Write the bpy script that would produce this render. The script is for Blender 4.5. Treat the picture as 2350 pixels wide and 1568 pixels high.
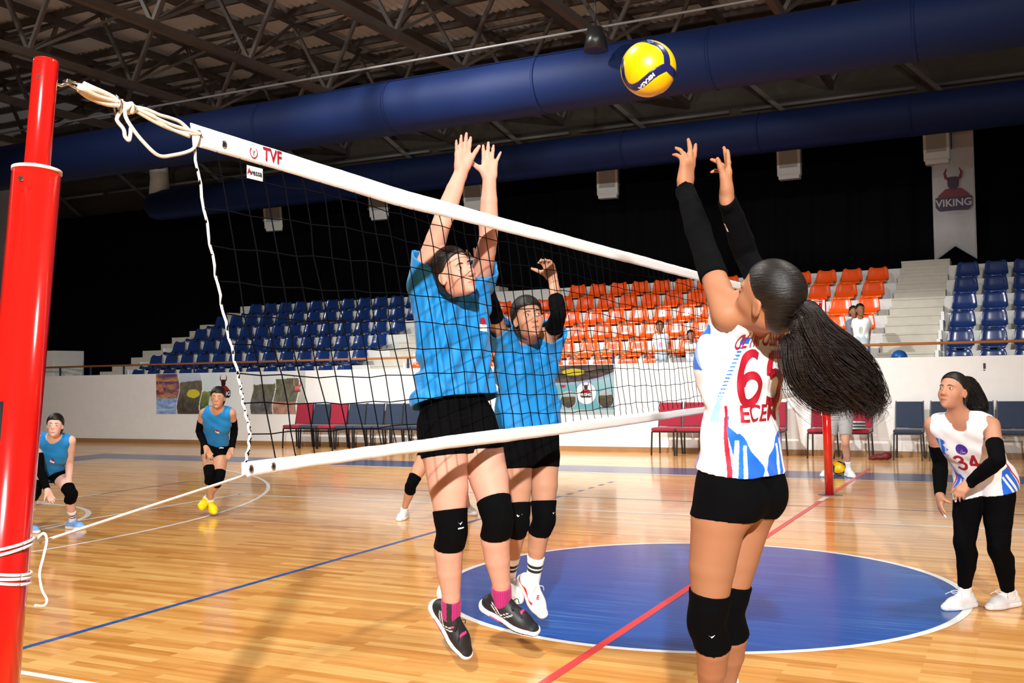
import bpy, bmesh, math, random
import numpy as np
from mathutils import Vector, Matrix
from mathutils.bvhtree import BVHTree
PI = math.pi
S = bpy.context.scene
COL = S.collection
for o in list(bpy.data.objects):
    bpy.data.objects.remove(o)
random.seed(7); RNG = np.random.default_rng(11)

# ------------------------------------------------------------ camera
CAM_POS = (2.1512, -7.1041, 1.5056)
cr = (0.89461013, 0.44648006, -0.01811841); cu = (0.03016897, -0.01989538, 0.99934679); cf = (-0.44582794, 0.89457237, 0.03126845)
cam_d = bpy.data.cameras.new('camera'); cam = bpy.data.objects.new('camera', cam_d); COL.objects.link(cam)
cam.matrix_world = Matrix(((cr[0], cu[0], -cf[0], CAM_POS[0]), (cr[1], cu[1], -cf[1], CAM_POS[1]), (cr[2], cu[2], -cf[2], CAM_POS[2]), (0, 0, 0, 1)))
cam_d.sensor_width = 36; cam_d.lens = 2373.275 / 2350 * 36; cam_d.clip_start = .05; cam_d.clip_end = 120
S.camera = cam
# ------------------------------------------------------------ world, lights, exposure
W = bpy.data.worlds.new('world'); S.world = W; W.use_nodes = True
W.node_tree.nodes['Background'].inputs[0].default_value = (.85, .92, 1, 1)
W.node_tree.nodes['Background'].inputs[1].default_value = .25
S.view_settings.view_transform = 'Standard'; S.view_settings.look = 'None'
S.view_settings.exposure = 0.0; S.view_settings.gamma = 1; S.view_settings.use_curve_mapping = False
def light(kind, name, loc, target, energy, color=(1, 1, 1), size=.3, spot=None, blend=1, sy=None):
    d = bpy.data.lights.new(name, kind); d.energy = energy; d.color = color
    if kind == 'AREA':
        d.size = size
        if sy: d.shape = 'RECTANGLE'; d.size_y = sy
    else: d.shadow_soft_size = size
    if spot: d.spot_size = spot; d.spot_blend = blend
    o = bpy.data.objects.new(name, d); COL.objects.link(o); o.location = loc
    o.rotation_euler = (Vector(target) - Vector(loc)).to_track_quat('-Z', 'Y').to_euler()
    return o
# strong added key light, out of view, behind and right of the camera
light('SPOT', 'added_key_light', (4.6, -13.0, 5.2), (-4.9, 6.0, .9), 12000, (1, .985, .96), .12, math.radians(54), 1.0)
# hall floodlights under the roof, out of the picture
light('AREA', 'unseen_hall_flood', (-3.2, -3.0, 8.2), (-.5, 1.5, 0), 520, (1, .97, .92), .8)
light('AREA', 'unseen_hall_flood', (3.5, -1.0, 8.4), (1.2, 3.5, 0), 420, (1, .97, .92), .8)
light('SPOT', 'unseen_hall_flood', (-8.5, 2.6, 9.3), (-5.6, 11.3, .9), 7200, (1, .98, .95), .25, math.radians(74), .8)  # spot added to whiten the middle of the low wall
light('AREA', 'unseen_hall_flood', (-14, 1.0, 8.6), (-9, 6, .6), 500, (1, .98, .95), .8)

# ------------------------------------------------------------ materials
def mat(name, color=(.5, .5, .5), rough=.5, metal=0, attr=None, bump=None, spec=.5, var=0, coat=0, emis=0, sheen=0, sss=0, aniso=0):
    m = bpy.data.materials.new(name); m.use_nodes = True; nt = m.node_tree; b = nt.nodes['Principled BSDF']
    b.inputs['Base Color'].default_value = (*color, 1); b.inputs['Roughness'].default_value = rough
    b.inputs['Metallic'].default_value = metal; b.inputs['Specular IOR Level'].default_value = spec
    b.inputs['Coat Weight'].default_value = coat; b.inputs['Coat Roughness'].default_value = .08
    b.inputs['Sheen Weight'].default_value = sheen
    if sss: b.inputs['Subsurface Weight'].default_value = sss; b.inputs['Subsurface Radius'].default_value = (.012, .005, .003)
    src = None
    if attr:
        a = nt.nodes.new('ShaderNodeVertexColor'); a.layer_name = attr; src = a.outputs['Color']
    tc = nt.nodes.new('ShaderNodeTexCoord')
    if var:
        n = nt.nodes.new('ShaderNodeTexNoise'); n.inputs['Scale'].default_value = 6; n.inputs['Detail'].default_value = 5
        nt.links.new(tc.outputs['Object'], n.inputs['Vector'])
        mr = nt.nodes.new('ShaderNodeMapRange'); mr.inputs[3].default_value = 1 - var; mr.inputs[4].default_value = 1 + var
        nt.links.new(n.outputs['Fac'], mr.inputs[0])
        mx = nt.nodes.new('ShaderNodeVectorMath'); mx.operation = 'SCALE'
        if src: nt.links.new(src, mx.inputs[0])
        else: mx.inputs[0].default_value = color
        nt.links.new(mr.outputs[0], mx.inputs['Scale']); src = mx.outputs[0]
    if src: nt.links.new(src, b.inputs['Base Color'])
    if bump:
        sc, st, dist = bump
        n = nt.nodes.new('ShaderNodeTexNoise'); n.inputs['Scale'].default_value = sc; n.inputs['Detail'].default_value = 4
        nt.links.new(tc.outputs['Object'], n.inputs['Vector'])
        bp = nt.nodes.new('ShaderNodeBump'); bp.inputs['Strength'].default_value = st; bp.inputs['Distance'].default_value = dist
        nt.links.new(n.outputs['Fac'], bp.inputs['Height']); nt.links.new(bp.outputs[0], b.inputs['Normal'])
    return m
M = {}
M['wall'] = mat('white_plaster', (.80, .79, .77), .75, var=.05, bump=(9, .25, .01))
M['concrete'] = mat('painted_concrete', (.66, .66, .64), .8, var=.06, bump=(20, .2, .004))
M['stair'] = mat('terrazzo_step', (.52, .49, .42), .7, var=.12, bump=(25, .3, .004))
M['white_paint'] = mat('white_step_edge', (.85, .86, .86), .6)
M['basewood'] = mat('baseboard_wood', (.32, .17, .07), .4, var=.15)
M['rail'] = mat('varnished_rail', (.42, .15, .035), .35, var=.1)
M['blue_metal'] = mat('blue_painted_steel', (.02, .035, .11), .4)
M['curtain'] = mat('black_curtain', (.0022, .0022, .0028), .95, spec=.05)
M['duct'] = mat('blue_duct', (.0025, .0115, .060), .65, spec=.2, bump=(3, .2, .02))
M['steel'] = mat('brown_primed_steel', (.082, .070, .062), .6, var=.25)
M['roofdeck'] = mat('roof_sheet', (.62, .68, .72), .75, var=.08)
M['darkdeck'] = mat('dark_roof_board', (.040, .032, .020), .7, var=.3)
M['pipe'] = mat('grey_conduit', (.13, .13, .135), .4)
M['lampgrey'] = mat('floodlight_housing', (.62, .66, .64), .4, var=.1)
M['lampglass'] = mat('floodlight_glass', (.34, .37, .36), .2, spec=.7)
M['seat_blue'] = mat('navy_plastic', (.006, .030, .145), .22, spec=.6, coat=.3)
M['seat_orange'] = mat('orange_plastic', (.86, .085, .004), .22, spec=.6, coat=.3)
M['red_fabric'] = mat('crimson_fabric', (.30, .006, .028), .85, var=.08, bump=(300, .3, .001), sheen=.2)
M['navy_fabric'] = mat('navy_fabric', (.018, .032, .065), .85, var=.08, bump=(300, .3, .001), sheen=.2)
M['black_metal'] = mat('black_steel', (.012, .012, .014), .35)
M['chrome'] = mat('chrome', (.7, .7, .7), .18, 1)
M['post_red'] = mat('red_enamel', (.58, .006, .004), .16, spec=.6, coat=.8, bump=(40, .05, .002))
M['post_band'] = mat('pale_pink_rim', (.85, .6, .52), .4)
M['tape'] = mat('white_vinyl_tape', (.90, .90, .90), .5, bump=(30, .2, .003))
M['cord'] = mat('black_net_cord', (.0025, .0025, .004), .9, spec=.05)
M['rope'] = mat('cream_rope', (.80, .70, .55), .75, bump=(150, .5, .002))
M['whiterope'] = mat('white_cord', (.86, .85, .83), .7)
M['redprint'] = mat('red_print', (.36, .004, .018), .5)
M['blackprint'] = mat('black_print', (.01, .01, .012), .5)
M['whiteprint'] = mat('white_print', (.9, .9, .9), .5)
M['skin'] = mat('skin', attr='Col', rough=.56, spec=.24, sss=.06, bump=(220, .05, .001))
M['cloth'] = mat('jersey_cloth', attr='Col', rough=.62, spec=.25, bump=(400, .08, .001), sheen=.1)
M['black_cloth'] = mat('black_lycra', (.0016, .0017, .0022), .88, spec=.06, bump=(300, .15, .001))
def hair_material(name, c1, c2):
    m = bpy.data.materials.new(name); m.use_nodes = True; nt = m.node_tree; b = nt.nodes['Principled BSDF']; N = nt.nodes.new; L = nt.links.new
    tc = N('ShaderNodeTexCoord'); mp = N('ShaderNodeMapping'); mp.inputs['Scale'].default_value = (14, 14, 160); mp.inputs['Rotation'].default_value = (.6, .9, .3); L(tc.outputs['Object'], mp.inputs['Vector'])
    n = N('ShaderNodeTexNoise'); n.inputs['Scale'].default_value = 2; n.inputs['Detail'].default_value = 4; L(mp.outputs[0], n.inputs['Vector'])
    r = N('ShaderNodeValToRGB'); r.color_ramp.elements[0].position = .35; r.color_ramp.elements[0].color = (*c1, 1); r.color_ramp.elements[1].position = .75; r.color_ramp.elements[1].color = (*c2, 1)
    L(n.outputs['Fac'], r.inputs[0]); L(r.outputs[0], b.inputs['Base Color']); b.inputs['Roughness'].default_value = .45; b.inputs['Specular IOR Level'].default_value = .35
    bp = N('ShaderNodeBump'); bp.inputs['Strength'].default_value = .6; bp.inputs['Distance'].default_value = .004; L(n.outputs['Fac'], bp.inputs['Height']); L(bp.outputs[0], b.inputs['Normal'])
    return m
M['hair'] = hair_material('dark_hair', (.003, .002, .0018), (.013, .009, .007)); M['hairbrown'] = hair_material('brown_hair', (.005, .0025, .002), (.022, .010, .006))
M['painted'] = mat('printed_surface', attr='Col', rough=.45)
M['ball'] = mat('ball_leather', attr='Col', rough=.32, spec=.5, bump=(260, .12, .001))
M['shoe'] = mat('shoe_mesh', attr='Col', rough=.5, spec=.4)
M['eyewhite'] = mat('eye_white', attr='Col', rough=.15, spec=.6)
M['brow'] = mat('eyebrow', (.020, .012, .008), .8)

# floor: strip parquet laid along the hall
def floor_material():
    m = bpy.data.materials.new('varnished_parquet'); m.use_nodes = True; nt = m.node_tree; b = nt.nodes['Principled BSDF']
    N = nt.nodes.new; L = nt.links.new
    tc = N('ShaderNodeTexCoord')
    bk = N('ShaderNodeTexBrick'); bk.offset = .37; bk.inputs['Scale'].default_value = 1
    bk.inputs['Brick Width'].default_value = .62; bk.inputs['Row Height'].default_value = .068
    bk.inputs['Mortar Size'].default_value = .0012; bk.inputs['Mortar Smooth'].default_value = .2; bk.inputs['Bias'].default_value = 0
    bk.inputs['Color1'].default_value = (0, 0, 0, 1); bk.inputs['Color2'].default_value = (1, 1, 1, 1); bk.inputs['Mortar'].default_value = (.25, .25, .25, 1)
    L(tc.outputs['Object'], bk.inputs['Vector'])
    mp = N('ShaderNodeMapping'); mp.inputs['Scale'].default_value = (1.1, 16, 1); L(tc.outputs['Object'], mp.inputs['Vector'])
    n1 = N('ShaderNodeTexNoise'); n1.inputs['Scale'].default_value = 1.5; n1.inputs['Detail'].default_value = 7; n1.inputs['Roughness'].default_value = .65
    L(mp.outputs[0], n1.inputs['Vector'])
    mp2 = N('ShaderNodeMapping'); mp2.inputs['Scale'].default_value = (.35, 4.5, 1); L(tc.outputs['Object'], mp2.inputs['Vector'])
    n2 = N('ShaderNodeTexNoise'); n2.inputs['Scale'].default_value = 1; n2.inputs['Detail'].default_value = 3; L(mp2.outputs[0], n2.inputs['Vector'])
    add = N('ShaderNodeMath'); add.operation = 'MULTIPLY_ADD'; add.inputs[1].default_value = .42; L(bk.outputs['Color'], add.inputs[0])
    m2 = N('ShaderNodeMath'); m2.operation = 'MULTIPLY_ADD'; m2.inputs[1].default_value = .75; L(n1.outputs['Fac'], m2.inputs[0]); m2.inputs[2].default_value = -.2
    m3 = N('ShaderNodeMath'); m3.operation = 'MULTIPLY_ADD'; m3.inputs[1].default_value = .45; L(n2.outputs['Fac'], m3.inputs[0]); L(m2.outputs[0], m3.inputs[2])
    L(m3.outputs[0], add.inputs[2])
    cr_ = N('ShaderNodeValToRGB'); e = cr_.color_ramp.elements
    e[0].position = .12; e[0].color = (.36, .125, .020, 1); e[1].position = .95; e[1].color = (.95, .58, .20, 1)
    k = e.new(.40); k.color = (.64, .265, .052, 1); k = e.new(.62); k.color = (.80, .39, .10, 1)
    L(add.outputs[0], cr_.inputs[0]); L(cr_.outputs[0], b.inputs['Base Color'])
    b.inputs['Roughness'].default_value = .30; b.inputs['Coat Weight'].default_value = .55; b.inputs['Coat Roughness'].default_value = .10
    nb = N('ShaderNodeTexNoise'); nb.inputs['Scale'].default_value = 2.2; nb.inputs['Detail'].default_value = 2; L(tc.outputs['Object'], nb.inputs['Vector'])
    bp = N('ShaderNodeBump'); bp.inputs['Strength'].default_value = .12; bp.inputs['Distance'].default_value = .01
    L(nb.outputs['Fac'], bp.inputs['Height']); L(bp.outputs[0], b.inputs['Normal']); L(bp.outputs[0], b.inputs['Coat Normal'])
    return m
M['floor'] = floor_material()
def paint_material(name, c1, c2, rough=.25):
    m = bpy.data.materials.new(name); m.use_nodes = True; nt = m.node_tree; b = nt.nodes['Principled BSDF']; N = nt.nodes.new; L = nt.links.new
    tc = N('ShaderNodeTexCoord'); mp = N('ShaderNodeMapping'); mp.inputs['Scale'].default_value = (.9, 60, 1); L(tc.outputs['Object'], mp.inputs['Vector'])
    n = N('ShaderNodeTexNoise'); n.inputs['Scale'].default_value = 1.2; n.inputs['Detail'].default_value = 6; L(mp.outputs[0], n.inputs['Vector'])
    r = N('ShaderNodeValToRGB'); r.color_ramp.elements[0].position = .52; r.color_ramp.elements[0].color = (*c1, 1); r.color_ramp.elements[1].position = .80; r.color_ramp.elements[1].color = (*c2, 1)
    L(n.outputs['Fac'], r.inputs[0]); L(r.outputs[0], b.inputs['Base Color']); b.inputs['Roughness'].default_value = rough
    b.inputs['Coat Weight'].default_value = .22; b.inputs['Coat Roughness'].default_value = .14; b.inputs['Specular IOR Level'].default_value = .3
    return m
M['p_blue'] = paint_material('blue_court_paint', (.003, .080, .36), (.10, .26, .56), .32)
M['p_navy'] = paint_material('navy_band_paint', (.012, .045, .17), (.05, .09, .22))
M['p_white'] = paint_material('white_line_paint', (.95, .95, .93), (.82, .78, .70))
M['p_red'] = paint_material('red_line_tape', (.80, .055, .06), (.80, .12, .11), .4)
M['p_brown'] = paint_material('brown_key_paint', (.36, .13, .06), (.42, .17, .08))

# ------------------------------------------------------------ object helpers
def tag(o, label=None, cat=None, group=None, kind=None):
    if label: o['label'] = label
    if cat: o['category'] = cat
    if group: o['group'] = group
    if kind: o['kind'] = kind
    return o
def empty(name, loc=(0, 0, 0), rz=0):
    o = bpy.data.objects.new(name, None); COL.objects.link(o); o.location = loc; o.rotation_euler = (0, 0, rz); o.empty_display_size = .1
    return o
def mobj(name, me, mats, parent=None):
    for m in (mats if isinstance(mats, (list, tuple)) else [mats]): me.materials.append(M[m] if isinstance(m, str) else m)
    o = bpy.data.objects.new(name, me); COL.objects.link(o)
    if parent is not None: o.parent = parent
    return o
class MB:
    """collects simple shapes into one mesh"""
    def __init__(s): s.v = []; s.f = []; s.m = []; s.sm = []
    def add(s, vs, fs, mi=0, smooth=False):
        n = len(s.v); s.v += [tuple(x) for x in vs]; s.f += [tuple(i + n for i in f) for f in fs]; s.m += [mi] * len(fs); s.sm += [smooth] * len(fs)
    def box(s, x0, x1, y0, y1, z0, z1, mi=0):
        s.add([(x0, y0, z0), (x1, y0, z0), (x1, y1, z0), (x0, y1, z0), (x0, y0, z1), (x1, y0, z1), (x1, y1, z1), (x0, y1, z1)],
              [(0, 3, 2, 1), (4, 5, 6, 7), (0, 1, 5, 4), (1, 2, 6, 5), (2, 3, 7, 6), (3, 0, 4, 7)], mi)
    def bar(s, a, b, w, h=None, mi=0):
        a = Vector(a); b = Vector(b); d = (b - a).normalized(); h = h or w
        up = Vector((0, 0, 1)) if abs(d.z) < .95 else Vector((0, 1, 0))
        r = d.cross(up).normalized() * w / 2; u = r.cross(d).normalized() * h / 2
        s.add([a - r - u, a + r - u, a + r + u, a - r + u, b - r - u, b + r - u, b + r + u, b - r + u],
              [(3, 2, 1, 0), (4, 5, 6, 7), (0, 1, 5, 4), (1, 2, 6, 5), (2, 3, 7, 6), (3, 0, 4, 7)], mi)
    def tube(s, pts, r, n=8, mi=0, cap=True, closed=False):
        pts = [Vector(p) for p in pts]; N = len(pts); rs = r if isinstance(r, (list, tuple)) else [r] * N
        base = len(s.v); prev = None
        for i, p in enumerate(pts):
            t = (pts[min(i + 1, N - 1)] - pts[max(i - 1, 0)])
            t = t.normalized() if t.length > 1e-9 else Vector((0, 0, 1))
            if prev is None:
                up = Vector((0, 0, 1)) if abs(t.z) < .9 else Vector((1, 0, 0)); a = t.cross(up).normalized()
            else:
                a = (prev - t * prev.dot(t)); a = a.normalized() if a.length > 1e-6 else prev
            prev = a; b = t.cross(a)
            for k in range(n):
                an = 2 * PI * k / n; s.v.append(tuple(p + (a * math.cos(an) + b * math.sin(an)) * rs[i]))
        for i in range(N - 1):
            for k in range(n):
                k2 = (k + 1) % n; s.f.append((base + i * n + k, base + i * n + k2, base + (i + 1) * n + k2, base + (i + 1) * n + k)); s.m.append(mi); s.sm.append(True)
        if cap:
            s.f.append(tuple(base + k for k in range(n))[::-1]); s.m.append(mi); s.sm.append(False)
            s.f.append(tuple(base + (N - 1) * n + k for k in range(n))); s.m.append(mi); s.sm.append(False)
    def mesh(s, name='mesh'):
        me = bpy.data.meshes.new(name); me.from_pydata(s.v, [], s.f)
        me.polygons.foreach_set('material_index', s.m); me.polygons.foreach_set('use_smooth', s.sm)
        me.update(); return me
    def build(s, name, mats, parent=None): return mobj(name, s.mesh(name), mats, parent)
def bevel(o, w, seg=2):
    m = o.modifiers.new('bevel', 'BEVEL'); m.width = w; m.segments = seg; m.limit_method = 'ANGLE'; m.angle_limit = .7
    return o
def catmull(P, n=6):
    P = [Vector(p) for p in P]; out = []
    for i in range(len(P) - 1):
        a = P[max(i - 1, 0)]; b = P[i]; c = P[i + 1]; d = P[min(i + 2, len(P) - 1)]
        for k in range(n):
            t = k / n
            out.append(.5 * ((2 * b) + (c - a) * t + (2 * a - 5 * b + 4 * c - d) * t * t + (3 * b - a - 3 * c + d) * t ** 3))
    out.append(P[-1]); return out
def copy_tree(o, parent=None):
    c = o.copy(); COL.objects.link(c); c.parent = parent
    for ch in o.children: copy_tree(ch, c)
    return c
def text_mesh(txt, size, extrude=0.0, bold=0.0, sub=0):
    cu_ = bpy.data.curves.new('txt', 'FONT'); cu_.body = txt; cu_.size = size; cu_.extrude = extrude; cu_.offset = bold
    cu_.align_x = 'CENTER'; cu_.align_y = 'CENTER'; cu_.resolution_u = 4
    o = bpy.data.objects.new('txt', cu_); COL.objects.link(o)
    bpy.context.view_layer.update()
    me = bpy.data.meshes.new_from_object(o.evaluated_get(bpy.context.evaluated_depsgraph_get()))
    bpy.data.objects.remove(o)
    if sub:
        bm = bmesh.new(); bm.from_mesh(me); bmesh.ops.triangulate(bm, faces=bm.faces)
        for _ in range(5):
            ed = [e for e in bm.edges if e.calc_length() > sub]
            if not ed: break
            bmesh.ops.subdivide_edges(bm, edges=ed, cuts=1); bmesh.ops.triangulate(bm, faces=bm.faces)
        bm.to_mesh(me); bm.free()
    return me
STROKES = {'6': [(.50, .90), (.40, .955), (.28, .95), (.16, .84), (.09, .66), (.07, .45), (.08, .25), (.18, .09), (.32, .045), (.46, .10), (.54, .24), (.54, .38), (.46, .51), (.32, .56), (.18, .50), (.10, .38)],
    '5': [[(.53, .93), (.16, .93)], [(.165, .95), (.125, .54)], [(.11, .53), (.26, .60), (.42, .56), (.53, .42), (.53, .24), (.42, .09), (.26, .045), (.10, .10)]],
    '3': [(.08, .84), (.20, .94), (.36, .93), (.47, .80), (.43, .63), (.25, .545), (.43, .47), (.52, .33), (.47, .15), (.32, .05), (.17, .06), (.05, .16)],
    '4': [[(.44, .0), (.44, .97)], [(.44, .95), (.09, .33)], [(.04, .30), (.62, .30)]]}
def digits_mesh(txt, size, w=.15):
    m = MB(); x0 = -.34 * len(txt)
    for n_, ch_ in enumerate(txt):
        P_ = STROKES[ch_]; P_ = P_ if isinstance(P_[0], list) else [P_]
        for L_ in P_:
            c_ = catmull([(a, b, 0) for a, b in L_], 5) if len(L_) > 2 else [Vector((*L_[0], 0)).lerp(Vector((*L_[1], 0)), t / 8) for t in range(9)]
            vs = []
            for i, q in enumerate(c_):
                t = (c_[min(i + 1, len(c_) - 1)] - c_[max(i - 1, 0)]).normalized(); nn = Vector((-t.y, t.x, 0)) * w / 2
                for k_ in range(5):
                    r_ = q + nn * (1 - k_ / 2); vs.append(((r_.x + x0 + n_ * .70) * size, (r_.y - .5) * size, 0))
            m.add(vs, [(i * 5 + k_, i * 5 + k_ + 1, i * 5 + k_ + 6, i * 5 + k_ + 5) for i in range(len(c_) - 1) for k_ in range(4)])
    return m.mesh('digits')
def place_text(name, txt, size, org, right, up, material, parent=None, off=.002, bold=0, sx=1, bvh=None, shear=0, curve=0, depth=.6):
    """flat lettering on a surface; with a BVH it is laid onto a curved one"""
    me = digits_mesh(txt, size) if txt in ('65', '34') else text_mesh(txt, size, 0, bold, size * .12 if bvh else 0)
    me.materials.clear()
    R_ = Vector(right).normalized(); U = Vector(up).normalized(); Nn = R_.cross(U).normalized(); O = Vector(org)
    lost = set()
    for v in me.vertices:
        x = v.co.x * sx + v.co.y * shear; y = v.co.y + curve * x * x
        p = O + R_ * x + U * y
        if bvh:
            h = bvh.ray_cast(p + Nn * depth, -Nn)
            if h[0] is None or h[1].dot(Nn) < .05: lost.add(v.index)
            else: p = h[0] + h[1] * off
        else: p = p + Nn * off
        v.co = p
    if lost:
        bm = bmesh.new(); bm.from_mesh(me); bm.verts.ensure_lookup_table(); bmesh.ops.delete(bm, geom=[bm.verts[i] for i in lost], context='VERTS'); bm.to_mesh(me); bm.free()
    return mobj(name, me, material, parent)
def grid_paint(name, org, right, up, w, h, nx, ny, fn, parent=None, mtl='painted', off=0.0, wav=0.0):
    """thin sheet whose print comes from a colour function of (u, v)"""
    R_ = Vector(right).normalized(); U = Vector(up).normalized(); Nn = R_.cross(U); O = Vector(org)
    vs = []; cols = []
    for j in range(ny + 1):
        for i in range(nx + 1):
            u = i / nx; v = j / ny
            vs.append(O + R_ * (u * w) + U * (v * h) + Nn * (off + wav * math.sin(u * 17 + 2 * math.sin(v * 5)) * (1 - v)))
            cols.append(fn(u, v))
    fs = [(j * (nx + 1) + i, j * (nx + 1) + i + 1, (j + 1) * (nx + 1) + i + 1, (j + 1) * (nx + 1) + i) for j in range(ny) for i in range(nx)]
    me = bpy.data.meshes.new(name); me.from_pydata([tuple(v) for v in vs], [], fs)
    a = me.color_attributes.new('Col', 'FLOAT_COLOR', 'POINT')
    a.data.foreach_set('color', np.array([(*c, 1) for c in cols], np.float32).ravel())
    me.update(); return mobj(name, me, mtl, parent)
ORD = ['first', 'second', 'third', 'fourth', 'fifth', 'sixth', 'seventh', 'eighth', 'ninth', 'tenth', 'eleventh', 'twelfth', 'thirteenth', 'fourteenth', 'fifteenth', 'sixteenth', 'seventeenth', 'eighteenth', 'nineteenth', 'twentieth']
# ============================================================ THE HALL
WY = 11.285                                                   # front face of the low wall
def quad_on_floor(mb, pts, mi, z): mb.add([(x, y, z) for x, y in pts], [tuple(range(len(pts)))], mi)
def line(mb, a, b, w, mi, z=.0012):
    a = Vector((*a, 0)); b = Vector((*b, 0)); d = (b - a).normalized(); n = Vector((-d.y, d.x, 0)) * w / 2
    quad_on_floor(mb, [((a - n).x, (a - n).y), ((b - n).x, (b - n).y), ((b + n).x, (b + n).y), ((a + n).x, (a + n).y)], mi, z)
def arc(mb, c, r, w, a0, a1, mi, z=.0012, n=96):
    for i in range(n):
        t0 = a0 + (a1 - a0) * i / n; t1 = a0 + (a1 - a0) * (i + 1) / n
        quad_on_floor(mb, [(c[0] + rr * math.cos(t), c[1] + rr * math.sin(t)) for rr, t in ((r - w / 2, t0), (r + w / 2, t0), (r + w / 2, t1), (r - w / 2, t1))], mi, z)
fl = MB(); fl.box(-30, 12, -14, WY, -.12, 0, 0)
# 1 blue 2 white 3 red 4 navy 5 brown
fl.add([(1.76 * math.cos(t), 1.76 * math.sin(t), .0010) for t in np.linspace(0, 2 * PI, 129)[:-1]], [tuple(range(128))], 1)
arc(fl, (0, 0), 1.775, .05, 0, 2 * PI, 2, .0016, 128)
line(fl, (0, -7.4), (0, 9.05), .055, 3, .0022)
line(fl, (-.01, 4.98), (.0, 5.42), .065, 2, .0026)
for x in (-3, 3): line(fl, (x, -4.5), (x, 4.5), .05, 1, .0014)
for sx in (-3, 3):
    for s in (1, -1):
        for i in range(5): line(fl, (sx, s * (4.7 + .35 * i)), (sx, s * (4.85 + .35 * i)), .05, 1, .0014)
for y in (4.5, -4.5): line(fl, (-9, y), (9, y), .035, 4, .0012)
for x in (-9, 9): line(fl, (x, -4.5), (x, 4.5), .035, 4, .0012)
line(fl, (-9, -2.9), (-9, 2.85), .05, 2, .0018)
line(fl, (-7.1, 3.4), (8, 3.4), .05, 2); line(fl, (-7.1, -3.4), (8, -3.4), .05, 2); line(fl, (-7.1, -3.42), (-7.1, 3.42), .05, 2)
line(fl, (-14, 7.38), (12, 7.38), .05, 2, .0018); line(fl, (-14, -7.4), (12, -7.4), .05, 2, .0018); line(fl, (-14, -7.42), (-14, 7.4), .05, 2, .0018)
quad_on_floor(fl, [(-15.1, 7.41), (12, 7.41), (12, 8.42), (-15.1, 8.42)], 4, .0011)
quad_on_floor(fl, [(-15.1, -8.4), (-14.03, -8.4), (-14.03, 7.41), (-15.1, 7.41)], 4, .0011)
arc(fl, (-12.42, 0), 6.64, .05, -1.44, 1.44, 2, .0015); line(fl, (-14, 6.6), (-11.5, 6.6), .05, 2, .0015); line(fl, (-14, -6.6), (-11.5, -6.6), .05, 2, .0015)
arc(fl, (-8.7, 0), 1.8, .06, -PI, PI, 2, .0021)
quad_on_floor(fl, [(-14, -3), (-8.75, -1.85), (-8.75, 1.85), (-14, 3)], 5, .0009)
for y0, y1 in ((-3, -1.85), (3, 1.85)): line(fl, (-14, y0), (-8.73, y1), .05, 2, .0015)
floor = fl.build('floor', ['floor', 'p_blue', 'p_white', 'p_red', 'p_navy', 'p_brown']); tag(floor, kind='structure')
def struct(mb, name, mats): o = mb.build(name, mats); tag(o, kind='structure'); return o
m = MB(); m.box(-29, 12, WY, WY + .2, 0, 1.66); struct(m, 'wall_back', 'wall')
m = MB(); m.box(-29, 12, WY - .022, WY - .001, 0, .095); struct(m, 'baseboard_back', 'basewood')
m = MB(); m.box(-30, -29.1, -14, 19, 0, 12); m.box(-29.15, -28.78, 15.2, 16.3, 0, 9.0); struct(m, 'wall_left', 'concrete')
m = MB(); m.box(-30, 12, 17.6, 17.9, 0, 7.0, 0); m.box(-30, 12, 17.5, 17.8, 6.9, 12, 1); struct(m, 'wall_rear', ['curtain', 'darkdeck'])
m = MB(); m.box(12, 12.3, -14, 18, 0, 12); struct(m, 'wall_right', 'concrete')
m = MB(); m.box(-30, 12.3, -14.3, -14, 0, 12); struct(m, 'wall_front', 'concrete')
# tiers of the stand
def T(k): return 1.395 + .365 * k
def Y(k): return WY + .8 * k
blocks = [(-18.15, -10.95), (-9.95, -.22), (.74, 6.0)]
m = MB()
for x0, x1 in blocks:
    for k in range(0, 7):
        y0 = max(Y(k), WY + .2); m.box(x0, x1, y0, (Y(k + 1) if k < 6 else 17.4), .2, T(k))
struct(m, 'trim_1', 'concrete').name = 'trim_stand_tiers'
m = MB()
for x0, x1, e in ((-10.95, -9.95, 0), (-.22, .74, 0), (-19.6, -18.15, 1)):
    for k in range(0, 7):
        for hh in (0, 1):
            if e and k > 5: continue
            xs = x0 + (.26 * k if e else 0)
            xx1 = x1 - (0 if not e else 0)
            m.box(xs, xx1, max(Y(k) + .4 * hh, WY + .2) - .0, (Y(k) + .4 * (hh + 1) if not (k == 6 and hh) else 17.4), .2, T(k) + .1825 * hh - .01)
            if not e: m.box(x0 - .005, x1 + .005, Y(k) + .4 * hh - .012 + (.2 if k == 0 and hh == 0 else 0), Y(k) + .4 * hh + .02 + (.2 if k == 0 and hh == 0 else 0), T(k) + .1825 * hh - .04, T(k) + .1825 * hh, 0)
struct(m, 'trim_2', ['stair', 'white_paint']).name = 'trim_stand_stairs'
m = MB()
for x0, sgn in ((.74, 1), (-9.95, 1), (-18.15, 1)):
    for k in range(0, 3):
        m.box(x0 - .002, x0 + .055, Y(k) + .22, Y(k) + .8, T(k) - .02, T(k) + .22); m.box(x0 - .002, x0 + .055, Y(k) + .6, Y(k + 1) + .02, T(k) + .1, T(k + 1) + .02)
struct(m, 'trim_3', 'white_paint').name = 'trim_step_edges'
m = MB()
for i, (x0, x1, z1) in enumerate(((-21.4, -20.38, 2.32), (-21.4, -20.18, 2.09), (-21.4, -19.97, 1.87), (-21.4, -19.76, 1.72))):
    m.box(x0, x1, WY + .25 + .02 * i - .02, WY + 1.2 - .2 * i, .2, z1)
struct(m, 'trim_4', 'concrete').name = 'trim_end_parapet'
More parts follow.
